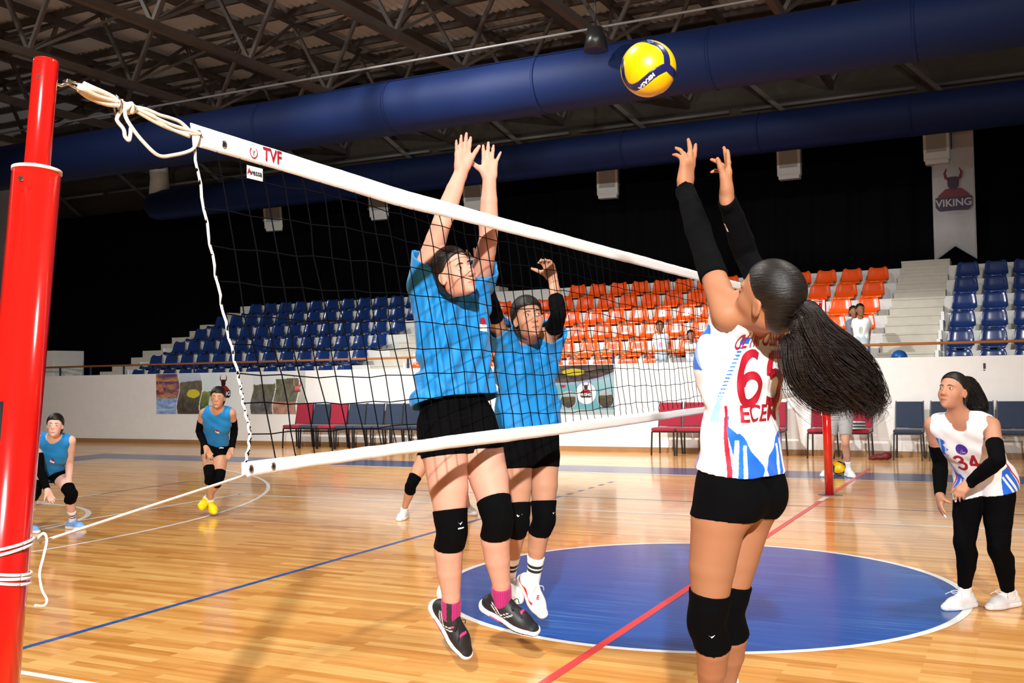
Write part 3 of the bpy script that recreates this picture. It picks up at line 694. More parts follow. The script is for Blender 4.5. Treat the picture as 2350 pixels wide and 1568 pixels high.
m.tube([(cc[0], cc[1] + .017 * math.cos(a), cc[2] + .017 * math.sin(a)) for a in np.linspace(2.3, 2 * PI + .9, 20)], .0018, 5); m.tube([(cc[0], cc[1] - .006, cc[2] + .006), (cc[0], cc[1], cc[2]), (cc[0], cc[1], cc[2] - .010)], .0014, 5); m.tube([(cc[0], cc[1] + .006, cc[2] + .007), (cc[0], cc[1], cc[2])], .0014, 5); m.tube([(cc[0], cc[1], cc[2] + .024), (cc[0], cc[1] + .002, cc[2] + .026)], .002, 5)
m.v = [(.006 + (x - .006) * .15, y, z) for x, y, z in m.v]
m.build('round_logo', 'redprint', net)
m = MB(); m.box(.001, .003, -4.612, -4.540, 2.128, 2.168); m.build('maker_tag', 'whiteprint', net)
place_text('lettering', 'vessa', .026, (.0035, -4.572, 2.149), (0, 1, 0), (0, 0, 1), 'blackprint', net, .0008, .0006)
place_text('lettering', 'A', .026, (.0035, -4.605, 2.149), (0, 1, 0), (0, 0, 1), 'redprint', net, .0008, .0008)
# upper ropes and hook
rp = empty('net_rope', (0, -5.0, 2.25)); tag(rp, 'cream rope knotted between the metal hook of the near post and the top band', 'rope')
def rope(pts, r, name='strand', mtl='rope', par=rp, off=(0, 5.0, -2.25), seg=6):
    m = MB(); m.tube([p + Vector(off) for p in catmull([(x, y, z) for x, y, z in pts], seg)], r, 8); return m.build(name, mtl, par)
H = .0052
rope([(.004, -5.235, 2.268), (.01, -5.21, 2.262), (.006, -5.16, 2.258), (.0, -5.12, 2.252), (0, -5.09, 2.246)], .009)
rope([(-.006, -5.238, 2.256), (-.01, -5.20, 2.245), (-.006, -5.15, 2.240), (.0, -5.12, 2.243), (0, -5.09, 2.240)], .009)
rope([(-.004, -5.236, 2.262), (.008, -5.243, 2.257), (.004, -5.20, 2.250), (.004, -5.12, 2.249)], .008)
for dx in (-.006, .005):
    rope([(dx, -5.115, 2.255), (dx, -5.10, 2.235), (dx + .008, -5.085, 2.25), (dx, -5.075, 2.232), (-dx, -5.068, 2.248), (dx, -5.062, 2.236)], .0075)
rope([(0, -5.07, 2.243), (0, -4.98, 2.222), (.002, -4.90, 2.214), (.004, -4.825, 2.222)], H)
rope([(.004, -5.07, 2.246), (.006, -4.98, 2.232), (.006, -4.92, 2.226), (.006, -4.845, 2.225), (.010, -4.822, 2.222)], H)
rope([(0, -5.07, 2.248), (.0, -5.02, 2.252), (.0, -4.97, 2.247), (.0, -4.93, 2.247), (0, -4.89, 2.243), (.002, -4.85, 2.222)], H)
rope([(.002, -5.06, 2.244), (.004, -5.0, 2.238), (.004, -4.95, 2.218), (.004, -4.86, 2.208)], H)
rope([(.004, -5.10, 2.242), (.006, -5.125, 2.208), (.006, -5.125, 2.195), (.006, -5.105, 2.178), (.006, -5.10, 2.16), (.006, -5.087, 2.152), (.006, -5.082, 2.168), (.006, -5.08, 2.187)], H)
rope([(.006, -5.10, 2.243), (.008, -5.10, 2.215), (.008, -5.08, 2.19), (.008, -5.04, 2.158), (.008, -4.985, 2.130), (.008, -4.93, 2.14), (.006, -4.85, 2.172), (.006, -4.825, 2.215)], H)
m = MB(); m.tube([p + Vector((0, 5.0, -2.25)) for p in (Vector((.0, -5.125, 2.265)), Vector((.016, -5.124, 2.25)), Vector((.010, -5.122, 2.218)), Vector((-.008, -5.12, 2.216)), Vector((-.016, -5.12, 2.25)), Vector((0, -5.125, 2.265)))], .0035, 8); m.build('shackle', 'chrome', rp)
m = MB(); m.tube([p + Vector((0, 5.0, -2.25)) for p in catmull([(0, -5.318, 2.252), (0, -5.30, 2.25), (0, -5.285, 2.258), (0, -5.277, 2.268)], 4)], .004, 8)
for dz in (-.008, .010): m.tube([Vector((0, -5.283 + 5, 2.264 - 2.25 + dz * .4)), Vector((.003, -5.235 + 5, 2.256 - 2.25 + dz))], .0035, 8)
m.tube([Vector((-.008, -.282, .012)), Vector((.010, -.282, .012))], .0075, 10); m.build('hook', 'chrome', rp)
# lower ropes round the near post
lr = empty('lower_rope', (0, -5.40, 1.1)); tag(lr, 'white cord from the bottom band wound round the near red post', 'rope')
def prope(pts, r, name='strand', n=6):
    m = MB(); m.tube([p + Vector((0, 5.40, -1.1)) for p in catmull(pts, n)], r, 8); return m.build(name, 'whiterope', lr)
prope([(.0, -4.64, 1.208), (.002, -5.0, 1.165), (.004, -5.37, 1.118)], .0035); prope([(.006, -4.64, 1.212), (.008, -5.0, 1.168), (.010, -5.37, 1.122)], .0032)
def ring(z, tilt, r=.0600):
    yc = -5.575 + .232 * z / 2.302
    return [(r * math.cos(a), yc + r * math.sin(a), z + tilt * math.sin(a + .6)) for a in np.linspace(0, 2 * PI, 25)]
for z, tl in ((1.128, .010), (1.116, .012), (1.068, -.010), (1.058, -.008), (1.048, -.012)): prope(ring(z, tl), .0036, 'winding', 2)
prope([(.02, -5.395, 1.13), (.035, -5.385, 1.145), (.038, -5.378, 1.128), (.035, -5.385, 1.09), (.03, -5.392, 1.05), (.03, -5.385, 1.01), (.03, -5.372, .985), (.03, -5.380, .972), (.03, -5.405, .978)], .0032, 'loose_end')
# cord at the far post
fr = empty('far_cord', (0, 5.45, 1.2)); tag(fr, 'thin white cord tied in a bow round the far red net post', 'rope')
def frope(pts, r=.006): m = MB(); m.tube(catmull(pts, 5), r, 6); m.build('strand', 'whiterope', fr)
for dz in (.05, .02, -.06, -.14): frope([(.062 * math.cos(a), .055 + .062 * math.sin(a), dz + .01 * math.sin(a)) for a in np.linspace(0, 2 * PI, 13)])
frope([(.05, -.02, .05), (.1, .0, .08), (.2, .0, .03), (.15, 0, .0), (.05, -.02, .03)]); frope([(.04, -.03, .04), (-.03, -.03, -.1), (-.04, -.03, -.25)]); frope([(.04, -.03, .06), (.01, -.02, .2), (.03, -.03, .35)])
frope([(0, -.36, .07), (.0, -.05, .05)]); frope([(0, -.66, 1.07), (0, -.05, 1.10)]); frope([(0, -.66, 1.03), (.0, -.3, 1.06), (0, -.02, 1.08)]); frope([(0, -.45, 1.05), (0, -.25, .9), (0, -.16, .68)])
# ============================================================ PEOPLE
# signed distance fields on local grids, turned into one continuous skin with surface nets
BIG = 9.0
class Field:
    def __init__(s, lo, hi, h, A=None):
        s.h = h; s.i0 = np.floor(np.asarray(lo, float) / h).astype(int); s.i1 = np.ceil(np.asarray(hi, float) / h).astype(int) + 1
        s.A = np.full(tuple(s.i1 - s.i0), BIG, np.float32) if A is None else A
    def sub(s, lo, hi):
        a = np.maximum(np.floor(np.asarray(lo) / s.h).astype(int), s.i0); b = np.minimum(np.ceil(np.asarray(hi) / s.h).astype(int) + 1, s.i1)
        if np.any(b <= a): return None
        sl = tuple(slice(a[i] - s.i0[i], b[i] - s.i0[i]) for i in range(3))
        X = (np.arange(a[0], b[0], dtype=np.float32) * s.h)[:, None, None]; Y_ = (np.arange(a[1], b[1], dtype=np.float32) * s.h)[None, :, None]; Z = (np.arange(a[2], b[2], dtype=np.float32) * s.h)[None, None, :]
        return sl, X, Y_, Z
    def copy(s): f = Field.__new__(Field); f.h = s.h; f.i0 = s.i0.copy(); f.i1 = s.i1.copy(); f.A = s.A.copy(); return f
    def comb(s, sl, d, k, op='u'):
        F = s.A[sl]
        if op == 'u':
            if k > 0:
                hh = np.clip(.5 + .5 * (F - d) / k, 0, 1); r = F * (1 - hh) + d * hh - k * hh * (1 - hh)
            else: r = np.minimum(F, d)
        elif op == 's':
            d = -d
            if k > 0:
                hh = np.clip(.5 - .5 * (F - d) / k, 0, 1); r = F * (1 - hh) + d * hh + k * hh * (1 - hh)
            else: r = np.maximum(F, d)
        s.A[sl] = r
    def cap(s, a, b, ra, rb=None, k=.02, op='u', fl=None, pad=.07):
        """tapered capsule; fl = (axis, factor) flattens it along that axis"""
        a = np.asarray(a, float); b = np.asarray(b, float); rb = ra if rb is None else rb; R_ = max(ra, rb) + pad
        q = s.sub(np.minimum(a, b) - R_, np.maximum(a, b) + R_)
        if q is None: return
        sl, X, Y_, Z = q; X = X - a[0]; Y_ = Y_ - a[1]; Z = Z - a[2]; d = b - a
        L2 = max(d @ d, 1e-9)
        if fl is None:
            t = np.clip((X * d[0] + Y_ * d[1] + Z * d[2]) / L2, 0, 1)
            D = np.sqrt((X - t * d[0]) ** 2 + (Y_ - t * d[1]) ** 2 + (Z - t * d[2]) ** 2) - (ra + (rb - ra) * t)
        else:
            n = np.asarray(fl[0], float); n /= np.linalg.norm(n); g = 1 / fl[1] - 1
            w = X * n[0] + Y_ * n[1] + Z * n[2]; X = X + w * (n[0] * g); Y_ = Y_ + w * (n[1] * g); Z = Z + w * (n[2] * g)
            d = d + n * (d @ n) * g; L2 = max(d @ d, 1e-9)
            t = np.clip((X * d[0] + Y_ * d[1] + Z * d[2]) / L2, 0, 1)
            D = (np.sqrt((X - t * d[0]) ** 2 + (Y_ - t * d[1]) ** 2 + (Z - t * d[2]) ** 2) - (ra + (rb - ra) * t)) * (fl[1] * .5 + .5)
        s.comb(sl, D.astype(np.float32), k, op)
    def ell(s, c, r, R3, k=.02, op='u', pad=.06):
        """ellipsoid with radii r along the rows of R3"""
        c = np.asarray(c, float); mr = max(r) + pad
        q = s.sub(c - mr, c + mr)
        if q is None: return
        sl, X, Y_, Z = q; X = X - c[0]; Y_ = Y_ - c[1]; Z = Z - c[2]
        u = [(X * R3[i][0] + Y_ * R3[i][1] + Z * R3[i][2]) / r[i] for i in range(3)]
        k0 = np.sqrt(u[0] ** 2 + u[1] ** 2 + u[2] ** 2); k1 = np.sqrt((u[0] / r[0]) ** 2 + (u[1] / r[1]) ** 2 + (u[2] / r[2]) ** 2)
        D = k0 * (k0 - 1) / np.maximum(k1, 1e-6)
        s.comb(sl, D.astype(np.float32), k, op)
    def chain(s, pts, rs, k=.015, **kw):
        for i in range(len(pts) - 1): s.cap(pts[i], pts[i + 1], rs[i], rs[i + 1], k if i else kw.get('k0', k), **{a: b for a, b in kw.items() if a != 'k0'})
    def merge(s, o, k=.02, op='u'):
        a = np.maximum(s.i0, o.i0); b = np.minimum(s.i1, o.i1)
        if np.any(b <= a): return
        s1 = tuple(slice(a[i] - s.i0[i], b[i] - s.i0[i]) for i in range(3)); s2 = tuple(slice(a[i] - o.i0[i], b[i] - o.i0[i]) for i in range(3))
        s.comb(s1, o.A[s2], k, op)
    def coords(s):
        return [(np.arange(s.i0[i], s.i1[i], dtype=np.float32) * s.h).reshape([-1 if j == i else 1 for j in range(3)]) for i in range(3)]
    def half(s, p, n):
        """keep the side of the plane where (x-p).n < 0"""
        X, Y_, Z = s.coords(); n = np.asarray(n, float); n = n / np.linalg.norm(n)
        s.A = np.maximum(s.A, ((X - p[0]) * n[0] + (Y_ - p[1]) * n[1] + (Z - p[2]) * n[2]).astype(np.float32))
    def bounds(s): return s.i0 * s.h, (s.i1 - 1) * s.h
def net_mesh(F, name):
    A = F.A; s = A < 0
    nx, ny, nz = A.shape
    if not s.any(): return None
    acc = np.zeros((nx - 1, ny - 1, nz - 1), np.int8)
    for dx in (0, 1):
        for dy in (0, 1):
            for dz in (0, 1): acc += s[dx:nx - 1 + dx, dy:ny - 1 + dy, dz:nz - 1 + dz]
    mixed = (acc > 0) & (acc < 8); idx = np.argwhere(mixed); n = len(idx)
    num = np.full(mixed.shape, -1, np.int32); num[mixed] = np.arange(n)
    g = np.zeros((n, 8), np.float32); cor = [(dx, dy, dz) for dx in (0, 1) for dy in (0, 1) for dz in (0, 1)]
    for i, (dx, dy, dz) in enumerate(cor): g[:, i] = A[idx[:, 0] + dx, idx[:, 1] + dy, idx[:, 2] + dz]
    P = np.zeros((n, 3), np.float32); cnt = np.zeros(n, np.float32)
    for i in range(8):
        for j in range(i + 1, 8):
            dd = np.abs(np.subtract(cor[i], cor[j]))
            if dd.sum() != 1: continue
            a = g[:, i]; b = g[:, j]; m = (a < 0) != (b < 0)
            t = np.where(m, a / np.where(m, a - b, 1), 0)
            P += m[:, None] * (np.array(cor[i], np.float32) + t[:, None] * (np.array(cor[j]) - np.array(cor[i])).astype(np.float32)); cnt += m
    V = (idx + P / cnt[:, None] + F.i0) * F.h
    faces = []
    for ax in range(3):
        sh = [0, 0, 0]; sh[ax] = 1
        a = s[:nx - sh[0], :ny - sh[1], :nz - sh[2]]; b = s[sh[0]:, sh[1]:, sh[2]:]
        e = np.argwhere(a != b); u, v = [(1, 2), (2, 0), (0, 1)][ax]
        e = e[(e[:, u] > 0) & (e[:, v] > 0) & (e[:, u] < A.shape[u] - 1) & (e[:, v] < A.shape[v] - 1)]
        if not len(e): continue
        def c(du, dv): q = e.copy(); q[:, u] -= du; q[:, v] -= dv; return num[q[:, 0], q[:, 1], q[:, 2]]
        quad = np.stack([c(1, 1), c(0, 1), c(0, 0), c(1, 0)], 1)
        flip = ~a[e[:, 0], e[:, 1], e[:, 2]]; quad[flip] = quad[flip][:, ::-1]
        faces.append(quad)
    Q = np.concatenate(faces); Q = Q[(Q >= 0).all(1)]
    # light Laplacian smoothing keeps the stair steps away
    for _ in range(3):
        sm = np.zeros_like(V); ct = np.zeros(n)
        for i, j in ((0, 1), (1, 2), (2, 3), (3, 0)):
            np.add.at(sm, Q[:, i], V[Q[:, j]]); np.add.at(ct, Q[:, i], 1)
        V = V * .5 + .5 * sm / np.maximum(ct, 1)[:, None]
    me = bpy.data.meshes.new(name)
    me.vertices.add(n); me.vertices.foreach_set('co', V.astype(np.float32).ravel())
    me.loops.add(Q.size); me.loops.foreach_set('vertex_index', Q.ravel().astype(np.int32))
    me.polygons.add(len(Q)); me.polygons.foreach_set('loop_start', np.arange(0, Q.size, 4, dtype=np.int32))
    me.polygons.foreach_set('use_smooth', np.ones(len(Q), bool)); me.update(calc_edges=True); me.validate()
    return me, V
def sdf_obj(F, name, mtl, parent, color=None, sub=False):
    r_ = net_mesh(F, name)
    if r_ is None: return None
    me, V = r_
    if sub:
        bm = bmesh.new(); bm.from_mesh(me); bmesh.ops.subdivide_edges(bm, edges=bm.edges[:], cuts=1, use_grid_fill=True); bm.to_mesh(me); bm.free()
        me.polygons.foreach_set('use_smooth', [True] * len(me.polygons)); V = np.empty(len(me.vertices) * 3, np.float32); me.vertices.foreach_get('co', V); V = V.reshape(-1, 3).astype(float)
    if color is not None:
        a = me.color_attributes.new('Col', 'FLOAT_COLOR', 'POINT')
        C_ = color(V) if callable(color) else np.tile(color, (len(V), 1))
        a.data.foreach_set('color', np.concatenate([C_, np.ones((len(V), 1))], 1).astype(np.float32).ravel())
    o = mobj(name, me, mtl); 
    if parent is not None:
        o.parent = parent; o.matrix_parent_inverse = parent.matrix_world.inverted()
    return o
def U3(v): v = np.asarray(v, float); return v / max(np.linalg.norm(v), 1e-9)
def rot(v, axis, a):
    axis = U3(axis); v = np.asarray(v, float); return v * math.cos(a) + np.cross(axis, v) * math.sin(a) + axis * (axis @ v) * (1 - math.cos(a))
def hand(F, wr, hd, pn, side, k, spec, kk=.012):
    """palm and five fingers; hd along the hand, pn out of the palm; spec = list of (curl, spread) for thumb, index .. little"""
    hd = U3(hd); pn = U3(np.asarray(pn, float) - hd * (np.asarray(pn, float) @ hd)); th = np.cross(hd, pn) * (1 if side == 'R' else -1)
    w = wr
    F.cap(w - hd * .02 * k, w + hd * .02 * k, .0255 * k, .027 * k, kk, fl=(pn, .78))
    for j, s_ in enumerate((.022, .006, -.011, -.026)):
        F.cap(w + hd * .018 * k + th * s_ * .55 * k, w + hd * (.082 - .006 * abs(j - 1)) * k + th * s_ * k, .0155 * k, .0108 * k, .014 * k)
    F.cap(w + hd * .02 * k + th * .018 * k + pn * .006 * k, w + hd * .052 * k + th * .026 * k + pn * .010 * k, .017 * k, .013 * k, .014 * k)   # ball of the thumb
    F.cap(w + hd * .02 * k - th * .020 * k + pn * .004 * k, w + hd * .06 * k - th * .022 * k + pn * .004 * k, .012 * k, .010 * k, .012 * k)
    tips = []
    for j, (s_, L, r_) in enumerate(((.025, .072, .0085), (.0075, .080, .0088), (-.0105, .074, .0083), (-.027, .058, .0072))):
        curl, spread = spec[j + 1]
        p = w + hd * (.082 - .006 * abs(j - 1)) * k + th * s_ * k
        d = rot(hd, pn, (spread if side == 'L' else spread) * (-1 if side == 'R' else 1) * 1.0)
        ax_ = np.cross(d, pn); segs = (.44, .31, .25); pts = [p]
        for q, sg in enumerate(segs):
            ang = curl * (.38, .36, .26)[q]; d = rot(d, ax_, ang); p = p + d * L * sg * k; pts.append(p)
        F.chain(pts, [r_ * k * 1.08, r_ * k * 1.0, r_ * k * .93, r_ * k * .78], .004, k0=.010, pad=.02); tips.append(p)
    curl, spread = spec[0][:2]; pw = spec[0][2] if len(spec[0]) > 2 else .15
    p = w + hd * .030 * k + th * .024 * k + pn * .006 * k; d = U3(rot(hd, pn, (-spread if side == 'R' else spread)) + pn * pw)
    ax_ = np.cross(d, pn); pts = [p]
    for q, L in enumerate((.036, .032, .026)):
        if q: d = rot(d, ax_, curl * .5)
        p = p + d * L * k; pts.append(p)
    F.chain(pts, [.0135 * k, .0115 * k, .0102 * k, .0082 * k], .005, k0=.016, pad=.02); tips.append(p)
    return tips
def frame_(Fv, Uv):
    f = U3(Fv); u = U3(np.asarray(Uv, float) - f * (np.asarray(Uv, float) @ f)); r_ = np.cross(f, u); return r_, f, u
def noise_np(V, s, seed=0):
    x, y, z = V[..., 0] * s, V[..., 1] * s, V[..., 2] * s
    return (np.sin(x * 1.3 + 2 * np.sin(y * .9 + seed)) + np.sin(y * 1.7 + 1.7 * np.sin(z * 1.1 + seed * 2)) + np.sin(z * 1.5 + 1.9 * np.sin(x * 1.2 - seed)) + .6 * np.sin(2.3 * (x + y) + z + seed)) / 3.6

PNUM = {
'b1': [1.87, -0.276, -2.828, 1.263, -0.324, -2.789, 1.937, 0.906, -0.423, 0, 0.94, -0.342, 0, -0.177, -2.999, 1.97, 0.894, -0.398, 0.208, -0.237, -2.743, 1.263, -0.053, -2.863, 0.85, -0.113, -2.717, 0.434, 0.039, -2.725, 0.29, -0.163, -2.758, 0.377, -0.262, -2.619, 1.937, -0.11, -2.797, 2.145, -0.078, -2.838, 2.417, -0.036, -2.894, 2.478, -0.316, -2.913, 1.263, -0.247, -2.951, 0.801, -0.325, -2.833, 0.379, -0.246, -2.851, 0.179, -0.325, -2.857, 0.295, -0.386, -2.96, 1.937, -0.224, -3.039, 2.193, -0.157, -2.963, 2.443, -0.108, -3.012, 2.505],
'b2': [1.72, -0.348, -1.91, 1.161, -0.342, -1.927, 1.698, 0.819, -0.574, 0, 0.866, -0.5, 0, -0.234, -2.115, 1.796, 0.679, -0.704, 0.208, -0.299, -1.839, 1.161, -0.268, -1.895, 0.709, -0.392, -1.798, 0.33, -0.323, -1.858, 0.161, -0.465, -1.799, 0.313, -0.258, -1.782, 1.698, -0.11, -1.997, 1.822, -0.191, -1.886, 2.028, -0.229, -1.859, 2.1, -0.397, -1.98, 1.161, -0.357, -2.03, 0.713, -0.499, -1.896, 0.353, -0.419, -2.056, 0.282, -0.553, -1.915, 0.304, -0.425, -2.072, 1.698, -0.362, -2.295, 1.87, -0.489, -2.227, 2.071, -0.552, -2.188, 2.114],
'p65': [1.68, 1.329, -3.868, 1.141, 1.357, -3.886, 1.661, -0.94, 0.342, 0, -0.866, 0.5, 0, 1.48, -4.076, 1.712, -0.853, 0.229, 0.469, 1.301, -3.947, 1.141, 1.228, -3.908, 0.729, 1.176, -3.738, 0.371, 1.048, -3.66, 0.258, 1.23, -3.745, 0.31, 1.349, -4.049, 1.672, 1.245, -3.928, 1.904, 1.162, -3.83, 2.109, 1.195, -3.879, 2.169, 1.358, -3.789, 1.141, 1.253, -3.775, 0.735, 1.194, -3.586, 0.387, 1.065, -3.51, 0.273, 1.243, -3.595, 0.322, 1.438, -3.745, 1.661, 1.313, -3.644, 1.892, 1.295, -3.813, 2.065, 1.311, -3.882, 2.109],
'p34': [1.66, 1.895, -0.053, 0.806, 1.786, -0.381, 1.151, -0.375, -0.927, 0, -0.139, -0.99, 0, 1.748, -0.487, 1.351, -0.425, -0.872, 0.242, 1.972, -0.084, 0.806, 1.958, -0.15, 0.396, 2.002, 0.066, 0.068, 1.928, -0.091, 0.004, 2.039, 0.059, 0.005, 1.945, -0.404, 1.151, 1.981, -0.604, 0.962, 1.826, -0.487, 0.822, 1.773, -0.529, 0.774, 1.818, -0.022, 0.806, 1.774, -0.219, 0.444, 1.755, -0.049, 0.088, 1.653, -0.199, 0.048, 1.792, -0.036, 0.026, 1.626, -0.359, 1.151, 1.65, -0.232, 0.905, 1.654, -0.393, 0.729, 1.659, -0.447, 0.665],
'py': [1.66, -5.962, 1.733, 0.782, -5.72, 1.506, 1.14, 0.259, -0.966, 0, 0.309, -0.951, 0, -5.606, 1.391, 1.303, 0.53, -0.848, 0, -5.882, 1.754, 0.782, -5.78, 1.59, 0.415, -6.07, 1.705, 0.173, -5.972, 1.558, 0.118, -6.119, 1.757, 0.156, -5.566, 1.556, 1.14, -5.681, 1.728, 0.954, -5.625, 1.621, 0.747, -5.634, 1.582, 0.675, -6.043, 1.711, 0.782, -5.851, 1.52, 0.467, -5.997, 1.694, 0.144, -5.876, 1.588, 0.052, -6.046, 1.732, 0.103, -5.873, 1.457, 1.14, -6.033, 1.559, 0.937, -5.874, 1.488, 0.772, -5.844, 1.509, 0.695],
'pl': [1.68, -6.878, 0.277, 0.602, -6.549, 0.092, 0.922, 0.5, -0.866, 0, 0.5, -0.866, 0, -6.41, -0.013, 1.075, 0.64, -0.763, 0.087, -6.805, 0.319, 0.602, -6.457, 0.214, 0.393, -6.643, 0.392, 0.086, -6.464, 0.395, 0.028, -6.684, 0.4, 0.026, -6.408, 0.173, 0.922, -6.538, 0.269, 0.69, -6.529, 0.244, 0.448, -6.502, 0.263, 0.364, -6.951, 0.235, 0.602, -6.671, -0.035, 0.443, -6.904, 0.079, 0.138, -6.748, 0.025, 0.049, -6.937, 0.074, 0.072, -6.691, 0.01, 0.922, -6.658, 0.016, 0.64, -6.512, -0.023, 0.451, -6.486, -0.004, 0.369],
'ph': [1.7, -3.461, 2.31, 0.732, -3.202, 2.15, 1.128, 0.94, -0.342, 0, 0.866, -0.5, 0, -3.09, 2.05, 1.309, 0.94, -0.342, 0, -3.432, 2.39, 0.732, -3.234, 2.454, 0.335, -3.307, 2.719, 0.038, -3.165, 2.604, -0.016, -3.357, 2.739, -0.014, -3.12, 2.293, 1.128, -3.119, 2.407, 0.867, -3.077, 2.233, 0.699, -3.062, 2.203, 0.621, -3.49, 2.23, 0.732, -3.575, 2, 0.385, -3.783, 2.176, 0.086, -3.741, 2, 0.029, -3.794, 2.235, 0.041, -3.285, 2.007, 1.128, -3.405, 2.089, 0.883, -3.242, 2.028, 0.712, -3.188, 2.02, 0.647],
'man': [1.76, -0.222, 7.832, 0.897, -0.228, 7.957, 1.399, -0.342, -0.94, 0, -0.342, -0.94, 0, -0.221, 7.955, 1.644, -0.5, -0.866, 0, -0.139, 7.802, 0.897, -0.122, 7.642, 0.487, -0.113, 7.821, 0.108, -0.034, 7.659, 0.03, -0.129, 7.838, 0.034, -0.067, 7.898, 1.399, -0.069, 8.074, 1.163, -0.197, 7.862, 1.108, -0.282, 7.842, 1.121, -0.304, 7.862, 0.897, -0.34, 7.731, 0.479, -0.391, 7.867, 0.085, -0.462, 7.689, 0.039, -0.382, 7.909, 0.021, -0.388, 8.015, 1.399, -0.45, 8.181, 1.163, -0.252, 8.026, 1.135, -0.165, 8.039, 1.146],
'boy': [1.18, -0.439, 11.71, 1.966, -0.436, 11.76, 2.309, 0.087, -0.996, 0, 0.087, -0.996, 0, -0.444, 11.749, 2.507, 0.5, -0.866, 0, -0.38, 11.716, 1.966, -0.338, 11.559, 1.719, -0.369, 11.751, 1.517, -0.342, 11.638, 1.456, -0.374, 11.776, 1.472, -0.322, 11.77, 2.309, -0.321, 11.905, 2.165, -0.316, 11.835, 2.01, -0.318, 11.836, 1.95, -0.497, 11.705, 1.966, -0.451, 11.546, 1.722, -0.484, 11.738, 1.519, -0.483, 11.62, 1.459, -0.488, 11.762, 1.474, -0.55, 11.75, 2.309, -0.59, 11.889, 2.174, -0.587, 11.839, 2.011, -0.575, 11.842, 1.95],
}

PKEYS = ['pel', 'chest', 'Fp', 'Fc', 'head', 'Fh'] + [a + s for s in 'LR' for a in ('hip', 'kn', 'an', 'toe', 'hee', 'sh', 'el', 'wr', 'ha')]
POSE = {}
for _k, _n in PNUM.items():
    POSE[_k] = {a: tuple(_n[1 + 3 * i:4 + 3 * i]) for i, a in enumerate(PKEYS)}; POSE[_k]['H'] = _n[0]

